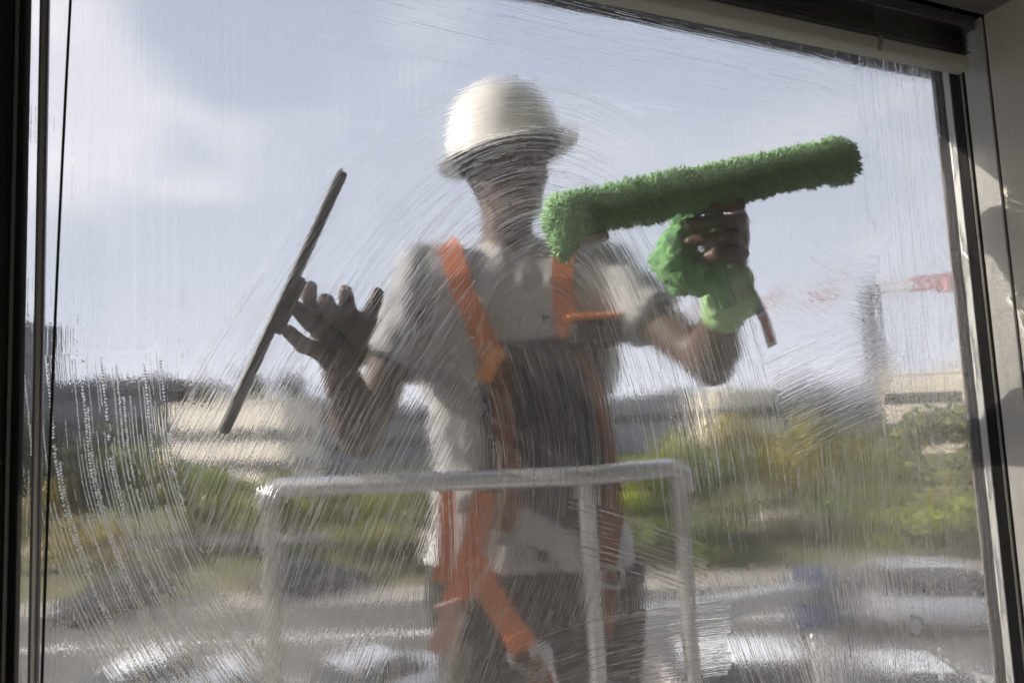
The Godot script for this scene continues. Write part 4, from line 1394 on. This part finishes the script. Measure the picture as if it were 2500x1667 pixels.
func head(body: Shape) -> void:
	var fwd := Vector3(0.12, -0.06, 0.99).normalized()
	var up := Vector3(-0.10, 0.99, 0.05).normalized()
	var right := up.cross(fwd).normalized()
	head_basis = Basis(right, fwd.cross(right).normalized(), fwd)
	var at := func(x: float, y: float, z: float) -> Vector3: return HEAD + head_basis * Vector3(x, y, z)
	var f := Field.new(HEAD - Vector3(0.13, 0.17, 0.15), HEAD + Vector3(0.13, 0.15, 0.16), 0.0042)
	f.ball(at.call(0, 0.035, -0.015), 0.086, 0.02).cap(at.call(0, 0.03, 0.03), at.call(0, -0.01, 0.03), 0.070, 0.064, 0.03)
	f.cap(at.call(0, -0.03, 0.035), at.call(0, -0.085, 0.055), 0.056, 0.030, 0.03)
	for s in [-1.0, 1.0]:
		f.cap(at.call(0.055 * s, -0.02, 0.0), at.call(0.030 * s, -0.085, 0.045), 0.026, 0.018, 0.025)     # jaw
		f.ball(at.call(0.040 * s, -0.015, 0.072), 0.018, 0.02)                                             # cheekbone
		f.cap(at.call(0.012 * s, 0.030, 0.098), at.call(0.045 * s, 0.028, 0.084), 0.010, 0.009, 0.012)     # brow
		f.carve(at.call(0.032 * s, 0.012, 0.104), at.call(0.034 * s, 0.012, 0.100), 0.012, 0.008)          # eye socket
		f.ball(at.call(0.032 * s, 0.012, 0.084), 0.0125, 0.003)
		f.cap(at.call(0.079 * s, 0.018, -0.002), at.call(0.075 * s, -0.026, 0.004), 0.013, 0.008, 0.008)   # ear
		f.carve(at.call(0.088 * s, 0.006, 0.004), at.call(0.086 * s, -0.012, 0.006), 0.005, 0.004)
		f.ball(at.call(0.010 * s, -0.030, 0.104), 0.008, 0.008)                                            # nostril wing
	f.cap(at.call(0, 0.015, 0.100), at.call(0, -0.026, 0.116), 0.008, 0.0115, 0.012)
	f.cap(at.call(-0.019, -0.053, 0.094), at.call(0.019, -0.053, 0.094), 0.0075, 0.0075, 0.008).cap(at.call(-0.016, -0.063, 0.092), at.call(0.016, -0.063, 0.092), 0.008, 0.008, 0.006)
	f.carve(at.call(-0.024, -0.058, 0.104), at.call(0.024, -0.058, 0.104), 0.0028, 0.003)
	f.ball(at.call(0, -0.090, 0.076), 0.018, 0.02)
	f.cap(at.call(0, -0.06, -0.01), at.call(-0.003, -0.15, -0.03), 0.056, 0.056, 0.03)
	f.into(body)

func head_extras(o: Node3D) -> void:
	var white := mat("eye_white", lin(0.6, 0.58, 0.55), 0.2)
	var dark := mat("iris_dark", lin(0.015, 0.01, 0.008), 0.15)
	for s in [-1.0, 1.0]:
		var p := HEAD + head_basis * Vector3(0.032 * s, 0.012, 0.0865)
		var st := Shape.new()
		var prof := []
		for k in 7:
			var a := -PI / 2 + PI * k / 6.0
			prof.append(Vector2(cos(a) * 0.0115, sin(a) * 0.0115))
		st.lathe(prof, p, head_basis, 12)
		var e := part("eye", st, white, o)
		var fwd := head_basis.z
		part("iris", Shape.new().tube([p + fwd * 0.0095, p + fwd * 0.0122], 0.0055, 12), dark, e)
	var hair := Shape.new()
	var f := Field.new(HEAD - Vector3(0.13, 0.1, 0.15), HEAD + Vector3(0.13, 0.15, 0.13), 0.007)
	f.ball(HEAD + head_basis * Vector3(0, 0.04, -0.02), 0.090, 0.01).cap(HEAD + head_basis * Vector3(0, 0.02, -0.035), HEAD + head_basis * Vector3(0, -0.035, -0.045), 0.078, 0.055, 0.02)
	f.cut(HEAD + head_basis * Vector3(0, 0.05, 0.052), head_basis.z, 0.25)
	f.into(hair)
	part("hair", hair, mat("hair_black", lin(0.01, 0.009, 0.008), 0.7), o)

func hard_hat(o: Node3D) -> void:
	var shell := mat("hat_white", lin(0.86, 0.855, 0.84), 0.28)
	shell.clearcoat_enabled = true
	shell.clearcoat = 0.6
	shell.clearcoat_roughness = 0.1
	var up := Vector3(-0.17, 0.98, 0.02).normalized()
	var fwd := Vector3(0.06, 0.10, 0.99)
	var right := up.cross(fwd).normalized()
	var b := Basis(right, up, right.cross(up).normalized())
	var at := HEAD + Vector3(-0.004, 0.052, 0.0)
	var st := Shape.new()
	var rings := []
	for k in 15:
		var t := k / 14.0
		var a := t * PI * 0.5
		var ring := []
		for j in 48:
			var q := TAU * j / 48
			var rr := pow(cos(a), 0.80)
			var ridge := 0.0045 * exp(-pow(sin(q) * rr * 0.128 / 0.018, 2.0)) * smoothstep(0.05, 0.5, t)
			for off in [-0.052, 0.052]:
				ridge += 0.0035 * exp(-pow((cos(q) * rr * 0.128 - off) / 0.012, 2.0)) * smoothstep(0.1, 0.5, t)
			ring.append(at + b * Vector3(cos(q) * rr * 0.131, 0.158 * sin(a) + ridge + 0.002, sin(q) * rr * 0.143))
		rings.append(ring)
	st.loft(rings, false)
	var hat := part("hard_hat", st, shell, o)
	var brim := Shape.new()
	var outline := func(grow: float, y: float) -> Array:
		var r := []
		for j in 48:
			var q := TAU * j / 48
			var peak := pow(maxf(sin(q), 0.0), 2.0) * 0.048
			r.append(at + b * Vector3(cos(q) * (0.131 + grow), y - (peak * 0.30 * grow / 0.026 if grow > 0 else 0.0), sin(q) * (0.143 + grow + peak * clampf(grow / 0.026, 0, 1))))
		return r
	brim.loft([outline.call(-0.002, 0.006), outline.call(0.010, 0.001), outline.call(0.024, -0.006), outline.call(0.026, -0.010), outline.call(0.022, -0.012), outline.call(0.006, -0.007), outline.call(-0.006, -0.006), outline.call(-0.006, 0.004)], false)
	part("brim", brim, shell, hat)
	var band := Shape.new()
	band.loft([outline.call(-0.026, -0.030), outline.call(-0.022, -0.030), outline.call(-0.022, 0.012), outline.call(-0.026, 0.012), outline.call(-0.026, -0.030)], false)
	part("headband", band, mat("headband_black", lin(0.03, 0.03, 0.03), 0.8), hat)

func harness(o: Node3D, level: Callable) -> void:
	var orange := grain("orange_webbing", lin(0.62, 0.16, 0.035), 0.8, 0.0, noise_map(0.15, 0.8, 1.0, 3, 256, 61), 20.0)
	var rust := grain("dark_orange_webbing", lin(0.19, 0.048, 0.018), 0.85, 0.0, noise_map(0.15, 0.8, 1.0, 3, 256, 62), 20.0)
	var steel := mat("buckle_steel", lin(0.42, 0.43, 0.44), 0.35, 0.8)
	var black := mat("webbing_black", lin(0.02, 0.02, 0.022), 0.85)
	var face := TOWARD
	var on := func(list: Array, lift_by: float) -> Array:      # (across, y) on the front of the shirt
		var r := []
		for q in list:
			var m: Vector3 = level.call(q[1])
			var x: float = q[0]
			var reach := 0.236 if q[1] < 7.4 else 0.205
			var dep := sqrt(maxf(0.0, 1.0 - pow(x / reach, 2.0)))
			var bulge: float = lerpf(0.095, 0.135, clampf((7.55 - q[1]) / 0.25, 0, 1))
			if q.size() > 2: bulge += q[2]
			r.append(m + SIDE * x + TOWARD * (bulge * pow(dep, 0.45) + lift_by))
		return r
	var h := part("safety_harness", Shape.new().ribbon(on.call([[-0.145, 7.575, -0.09], [-0.135, 7.55, -0.02], [-0.118, 7.48], [-0.092, 7.40], [-0.065, 7.33], [-0.045, 7.285]], 0.008), 0.050, 0.004, face), orange, o)
	part("strap", Shape.new().ribbon(on.call([[0.118, 7.575, -0.09], [0.116, 7.54, -0.02], [0.108, 7.46], [0.105, 7.40], [0.112, 7.335]], 0.008), 0.046, 0.004, face), orange, h)
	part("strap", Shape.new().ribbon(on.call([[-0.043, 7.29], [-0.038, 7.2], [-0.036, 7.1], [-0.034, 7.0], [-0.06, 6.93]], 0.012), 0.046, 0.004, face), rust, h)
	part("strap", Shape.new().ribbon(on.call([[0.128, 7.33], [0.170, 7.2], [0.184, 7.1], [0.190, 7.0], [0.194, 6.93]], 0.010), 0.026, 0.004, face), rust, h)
	part("flap", Shape.new().ribbon(on.call([[-0.040, 7.315], [-0.055, 7.29], [-0.075, 7.25]], 0.020), 0.034, 0.012, face), mat("flap_orange", lin(0.70, 0.27, 0.075), 0.8), h)
	# chest loop with a dark pouch at the right of the picture
	var pouch := part("pouch", Shape.new().box(level.call(7.340) + SIDE * 0.165 + TOWARD * 0.125, Vector3(0.105, 0.062, 0.045), Basis(SIDE, Vector3.UP, TOWARD), 0.012), black, h)
	part("pouch_trim", Shape.new().box(level.call(7.375) + SIDE * 0.165 + TOWARD * 0.128, Vector3(0.112, 0.012, 0.05), Basis(SIDE, Vector3.UP, TOWARD), 0.004), mat("trim_orange", lin(0.66, 0.2, 0.04), 0.7), pouch)
	# hip and leg straps
	part("strap", Shape.new().ribbon(on.call([[-0.175, 7.02, -0.03], [-0.178, 6.95], [-0.185, 6.88], [-0.20, 6.82]], 0.020), 0.036, 0.004, face), orange, h)
	part("strap", Shape.new().ribbon([Vector3(0.480, 7.02, -0.570), Vector3(0.455, 6.95, -0.572), Vector3(0.440, 6.90, -0.570), Vector3(0.432, 6.85, -0.585), Vector3(0.412, 6.79, -0.61)], 0.052, 0.004, face), orange, h)
	var leg := part("leg_strap", Shape.new().ribbon([Vector3(0.448, 6.885, -0.560), Vector3(0.470, 6.82, -0.548), Vector3(0.495, 6.77, -0.536), Vector3(0.520, 6.728, -0.530), Vector3(0.530, 6.702, -0.528)], 0.052, 0.004, face), mat("faded_orange_webbing", lin(0.50, 0.15, 0.05), 0.85), h)
	part("keeper", Shape.new().ribbon([Vector3(0.515, 6.738, -0.525), Vector3(0.530, 6.706, -0.522)], 0.058, 0.008, face), orange, leg)
	part("buckle", ring_frame(Vector3(0.540, 6.685, -0.525), 0.072, 0.046, -0.5, 0.0045), steel, leg)
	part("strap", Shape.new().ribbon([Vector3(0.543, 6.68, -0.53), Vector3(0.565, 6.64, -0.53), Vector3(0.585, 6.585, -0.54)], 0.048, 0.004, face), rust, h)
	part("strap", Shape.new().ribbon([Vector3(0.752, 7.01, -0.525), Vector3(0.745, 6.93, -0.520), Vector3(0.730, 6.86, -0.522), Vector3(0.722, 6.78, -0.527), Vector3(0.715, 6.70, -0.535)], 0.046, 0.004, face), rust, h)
	part("buckle", ring_frame(Vector3(0.724, 6.826, -0.513), 0.060, 0.040, -0.22, 0.0045), steel, h)
	part("belt", Shape.new().ribbon(on.call([[-0.22, 6.812, 0.005], [-0.15, 6.806, 0.005], [0.0, 6.80, 0.005], [0.15, 6.80, 0.005], [0.22, 6.80, 0.005]], 0.0), 0.03, 0.006, face), black, o)
	part("glove_cuff", Shape.new().ribbon([Vector3(0.395, 6.80, -0.60), Vector3(0.405, 6.765, -0.595), Vector3(0.385, 6.73, -0.60), Vector3(0.372, 6.70, -0.605)], 0.05, 0.012, face), mat("glove_pink", lin(0.5, 0.3, 0.26), 0.8), o)
	part("care_tag", Shape.new().box(Vector3(0.775, 6.94, -0.565), Vector3(0.022, 0.055, 0.003), Basis(SIDE, Vector3.UP, TOWARD)), mat("tag_blue", lin(0.03, 0.08, 0.3), 0.6), o)

func ring_frame(at: Vector3, w: float, h: float, turn: float, r: float) -> Shape:
	var b := Basis(SIDE, Vector3.UP, TOWARD) * Basis(Vector3.BACK, turn)
	var p := []
	for q in [[-0.5, -0.4], [-0.4, -0.5], [0.4, -0.5], [0.5, -0.4], [0.5, 0.4], [0.4, 0.5], [-0.4, 0.5], [-0.5, 0.4], [-0.5, -0.4], [-0.4, -0.5]]:
		p.append(at + b * Vector3(q[0] * w, q[1] * h, 0))
	return Shape.new().tube(p, r, 8)

func hands(body: Shape, wr_r: Vector3, wr_l: Vector3) -> void:
	var f := Field.new(Vector3(0.03, 7.22, -0.34), Vector3(0.21, 7.40, -0.06), 0.0032)
	f.cap(wr_r, wr_r.lerp(Vector3(0.140, 7.292, -0.20), 0.75), 0.028, 0.026, 0.02)
	for k in 4:
		f.cap(Vector3(0.140, 7.275, -0.235).lerp(Vector3(0.150, 7.272, -0.235), k / 3.0), [Vector3(0.101, 7.320, -0.176), Vector3(0.124, 7.322, -0.168), Vector3(0.146, 7.320, -0.164), Vector3(0.165, 7.314, -0.166)][k], 0.017, 0.0125, 0.014)
	f.cap(Vector3(0.130, 7.285, -0.215), Vector3(0.152, 7.285, -0.21), 0.022, 0.02, 0.02)
	var fingers := [
		[Vector3(0.101, 7.320, -0.176), Vector3(0.090, 7.342, -0.137), Vector3(0.0865, 7.352, -0.118), Vector3(0.088, 7.362, -0.108)],
		[Vector3(0.124, 7.322, -0.168), Vector3(0.112, 7.336, -0.122), Vector3(0.108, 7.343, -0.108), Vector3(0.105, 7.345, -0.102)],
		[Vector3(0.146, 7.320, -0.164), Vector3(0.137, 7.337, -0.122), Vector3(0.133, 7.348, -0.108), Vector3(0.132, 7.357, -0.104)],
		[Vector3(0.165, 7.314, -0.166), Vector3(0.169, 7.334, -0.132), Vector3(0.172, 7.346, -0.118), Vector3(0.175, 7.356, -0.112)],
	]
	for g in fingers:
		f.cap(Vector3(0.140, 7.300, -0.20).lerp(g[0], 0.5), g[0].lerp(g[1], 0.55), 0.017, 0.0128, 0.012)
		f.cap(g[0].lerp(g[1], 0.5), g[1], 0.0125, 0.0108, 0.004).cap(g[1], g[2], 0.0108, 0.0098, 0.003).cap(g[2], g[3], 0.0098, 0.0086, 0.003)
	f.cap(Vector3(0.138, 7.275, -0.235), Vector3(0.110, 7.283, -0.185), 0.017, 0.014, 0.014).cap(Vector3(0.110, 7.283, -0.185), Vector3(0.080, 7.290, -0.142), 0.013, 0.0108, 0.005).cap(Vector3(0.080, 7.290, -0.142), Vector3(0.059, 7.305, -0.112), 0.0108, 0.009, 0.004)
	f.into(body)

	f = Field.new(Vector3(0.62, 7.31, -0.20), Vector3(0.82, 7.54, -0.02), 0.0032)
	f.cap(wr_l, Vector3(0.775, 7.400, -0.115), 0.029, 0.025, 0.02)
	var base := [Vector3(0.768, 7.508, -0.084), Vector3(0.774, 7.482, -0.083), Vector3(0.773, 7.455, -0.086), Vector3(0.766, 7.430, -0.090)]
	for k in 4:
		f.cap(Vector3(0.774, 7.395, -0.118), base[k], 0.018, 0.0135, 0.012)
	f.cap(Vector3(0.758, 7.43, -0.108), Vector3(0.762, 7.48, -0.102), 0.018, 0.017, 0.015)
	var tips := [Vector3(0.672, 7.489, -0.064), Vector3(0.652, 7.468, -0.072), Vector3(0.662, 7.441, -0.073), Vector3(0.682, 7.415, -0.075)]
	for k in 4:
		var y: float = base[k].y - 0.010
		f.cap(base[k], Vector3(0.742, y, -0.050), 0.0118, 0.0112, 0.004).cap(Vector3(0.742, y, -0.050), Vector3(0.690, y - 0.004, -0.049), 0.0112, 0.0104, 0.003).cap(Vector3(0.690, y - 0.004, -0.049), tips[k], 0.0104, 0.0088, 0.003)
	f.cap(Vector3(0.765, 7.41, -0.115), Vector3(0.735, 7.455, -0.125), 0.017, 0.0135, 0.014).cap(Vector3(0.735, 7.455, -0.125), Vector3(0.700, 7.49, -0.110), 0.0125, 0.0105, 0.004).cap(Vector3(0.700, 7.49, -0.110), Vector3(0.682, 7.508, -0.092), 0.0105, 0.009, 0.004)
	f.into(body)

# ------------------------------------------------------------------ squeegee and scrubber
func tools() -> void:
	var dark := mat("channel_dark", lin(0.035, 0.035, 0.038), 0.4, 0.3)
	var rubber := mat("blade_rubber", lin(0.012, 0.012, 0.012), 0.7)
	var top := Vector3(0.1245, 7.500, -0.053)
	var bot := Vector3(-0.0175, 7.181, -0.062)
	var d := (top - bot).normalized()
	var nrm := Vector3.BACK
	var s := d.cross(nrm).normalized()
	var sq := thing("squeegee", "dark window squeegee held upright by the hand left of the worker", "squeegee", Vector3.ZERO)
	var mid := (top + bot) * 0.5
	var b := Basis(s, d, s.cross(d)).orthonormalized()
	part("channel", Shape.new().box(mid, Vector3(0.013, (top - bot).length(), 0.012), b, 0.0025), dark, sq)
	part("blade", Shape.new().box(mid + b * Vector3(-0.003, 0, 0.010), Vector3(0.0022, (top - bot).length() - 0.004, 0.014), b), rubber, sq)
	var grip := bot.lerp(top, 0.48)
	part("handle", Shape.new().tube([grip + Vector3(0.004, 0, -0.004), grip + Vector3(0.020, -0.006, -0.026), Vector3(0.088, 7.318, -0.128), Vector3(0.122, 7.304, -0.160), Vector3(0.168, 7.292, -0.20)], [0.009, 0.010, 0.0115, 0.013, 0.0125], 14), mat("grip_black", lin(0.03, 0.03, 0.032), 0.6), sq)
	part("clamp", Shape.new().box(grip + Vector3(0.004, -0.002, -0.004), Vector3(0.022, 0.075, 0.016), b, 0.004), dark, sq)

	# fleece sleeve on a T-bar
	var green := mat("green_fleece", lin(0.30, 0.55, 0.29), 0.95)
	green.vertex_color_use_as_albedo = true
	green.rim_enabled = true
	green.rim = 0.4
	green.rim_tint = 0.6
	var sc := thing("window_scrubber", "green fleece window scrubber pressed against the glass by the raised fist", "scrubber", Vector3.ZERO)
	var l := Vector3(0.445, 7.466, -0.060)
	var r := Vector3(0.952, 7.592, -0.046)
	var core := Shape.new()
	var n := FastNoiseLite.new()
	n.seed = 8
	n.frequency = 22.0
	n.fractal_octaves = 3
	var f := Field.new(Vector3(0.36, 7.37, -0.115), Vector3(1.02, 7.68, 0.0), 0.006)
	f.cap(l, r, 0.0275, 0.0285, 0.01)
	f.cap(l + Vector3(-0.008, -0.010, 0), l + Vector3(-0.012, -0.046, 0.006), 0.024, 0.014, 0.025)
	f.cap(r + Vector3(0.012, 0.006, 0), r + Vector3(0.010, -0.022, 0), 0.022, 0.018, 0.02)
	f.rough(n, 0.007)
	f.cut(Vector3(0.7, 7.53, -0.020), Vector3(0, 0, 1), 0.6)
	f.into(core)
	for k in core.v.size():
		var q := 0.8 + 0.35 * n.get_noise_3dv(core.v[k] * 1.7)
		core.c[k] = Color(q, q, q)
	part("sleeve", core, green, sc)
	var fur := Shape.new()
	var rr := RandomNumberGenerator.new()
	rr.seed = 17
	var total := core.v.size()
	for k in 15000:
		var id := rr.randi() % total
		var p: Vector3 = core.v[id]
		var nn: Vector3 = core.n[id]
		if p.z > -0.0215 and nn.z > 0.8 and rr.randf() < 0.45:
			continue
		var dir := (nn * 0.8 + Vector3(rr.randfn() * 0.35, rr.randfn() * 0.3 - 0.35, rr.randfn() * 0.2)).normalized()
		var clump := n.get_noise_3dv(p * 2.2)
		dir = (dir + Vector3(clump, n.get_noise_3dv(p * 2.2 + Vector3(3, 1, 2)) - 0.1, 0) * 0.9).normalized()
		var len := rr.randf_range(0.006, 0.013) * (1.0 + 0.7 * clump)
		var tip := p + dir * len
		tip.z = minf(tip.z, -0.0165)
		var sway := dir.cross(Vector3(rr.randfn(), rr.randfn(), rr.randfn())).normalized()
		var wv := sway.cross(dir)
		var rad := rr.randf_range(0.0012, 0.0022)
		var q := rr.randf_range(0.6, 1.3)
		fur.tint = Color(q * rr.randf_range(0.85, 1.25), q, q * rr.randf_range(0.8, 1.1))
		var base := p - nn * 0.002
		var ids := []
		for j in 3:
			var a := TAU * j / 3.0
			ids.append(fur.vert(base + (sway * cos(a) + wv * sin(a)) * rad, (nn + sway * cos(a) + wv * sin(a)).normalized()))
		var mid_ids := []
		var m := base.lerp(tip, 0.6) + sway * 0.0012
		for j in 3:
			var a := TAU * j / 3.0
			mid_ids.append(fur.vert(m + (sway * cos(a) + wv * sin(a)) * rad * 0.8, (nn + sway * cos(a) + wv * sin(a)).normalized()))
		var t := fur.vert(tip, dir)
		for j in 3:
			var z := (j + 1) % 3
			fur.tri(ids[j], ids[z], mid_ids[z]); fur.tri(ids[j], mid_ids[z], mid_ids[j])
			fur.tri(mid_ids[j], mid_ids[z], t)
	var fl := part("fleece", fur, green, sc)
	fl.set_meta("kind", "stuff")
	part("bar_end", Shape.new().box(l + Vector3(0.03, -0.036, 0.008), Vector3(0.05, 0.014, 0.02), Basis(Vector3.BACK, 0.25), 0.003), mat("bar_grey", lin(0.45, 0.42, 0.4), 0.5), sc)
	part("handle", Shape.new().tube([Vector3(0.712, 7.52, -0.072), Vector3(0.714, 7.46, -0.078), Vector3(0.722, 7.40, -0.088), Vector3(0.740, 7.34, -0.095)], [0.014, 0.017, 0.017, 0.015], 14), mat("handle_green", lin(0.10, 0.30, 0.09), 0.6), sc)
	# green microfibre cloth bunched round the handle and wrist
	var cl := Shape.new()
	f = Field.new(Vector3(0.57, 7.29, -0.20), Vector3(0.83, 7.53, -0.0), 0.0042)
	f.cap(Vector3(0.684, 7.500, -0.098), Vector3(0.664, 7.44, -0.104), 0.018, 0.027, 0.02)
	f.ball(Vector3(0.640, 7.425, -0.105), 0.027, 0.02).ball(Vector3(0.652, 7.400, -0.100), 0.030, 0.02).ball(Vector3(0.676, 7.388, -0.105), 0.027, 0.02)
	f.cap(Vector3(0.676, 7.395, -0.110), Vector3(0.712, 7.385, -0.105), 0.026, 0.024, 0.02)
	n.frequency = 30.0
	f.rough(n, 0.012)
	f.into(cl)
	var towel := grain("green_microfibre", lin(0.20, 0.45, 0.18), 0.9, 0.0, noise_map(0.2, 0.75, 1.0, 3, 256, 71), 25.0)
	tag(part("microfibre_cloth", cl, towel), "bunched green microfibre cloth between the scrubber handle and the fist's fingertips", "cloth")
	var cu := Shape.new()
	f = Field.new(Vector3(0.66, 7.27, -0.23), Vector3(0.86, 7.44, -0.02), 0.0055)
	f.cap(Vector3(0.772, 7.392, -0.120), Vector3(0.786, 7.345, -0.155), 0.038, 0.041, 0.02)
	f.ball(Vector3(0.748, 7.350, -0.115), 0.029, 0.008).ball(Vector3(0.781, 7.350, -0.100), 0.026, 0.008)
	n.frequency = 14.0
	f.rough(n, 0.006)
	f.into(cu)
	var wristlet := thing("wrist_cloth", "pale green cloth wrapped round the raised wrist with a printed label tail", "cloth", Vector3.ZERO)
	part("wrap", cu, grain("pale_green_cloth", lin(0.33, 0.55, 0.27), 0.9, 0.0, noise_map(0.2, 0.8, 1.0, 3, 256, 72), 25.0), wristlet)
	var la := Vector3(0.790, 7.352, -0.082)
	var lb := Vector3(0.826, 7.275, -0.090)
	var tagp := part("label_tail", Shape.new().ribbon([la, la.lerp(lb, 0.5) + Vector3(0.002, 0, 0.002), lb], 0.021, 0.0012, Vector3.BACK), mat("label_white", lin(0.62, 0.63, 0.67), 0.6), wristlet)
	part("print_band", Shape.new().ribbon([la.lerp(lb, 0.05) + Vector3(0, 0, 0.0016), la.lerp(lb, 0.28) + Vector3(0, 0, 0.003)], 0.019, 0.0008, Vector3.BACK), mat("label_blue", lin(0.06, 0.12, 0.25), 0.6), tagp)
	part("print_band", Shape.new().ribbon([la.lerp(lb, 0.34) + Vector3(0.001, 0, 0.003), la.lerp(lb, 0.92) + Vector3(0, 0, 0.0018)], 0.009, 0.0008, Vector3.BACK), mat("label_red", lin(0.38, 0.07, 0.06), 0.6), tagp)
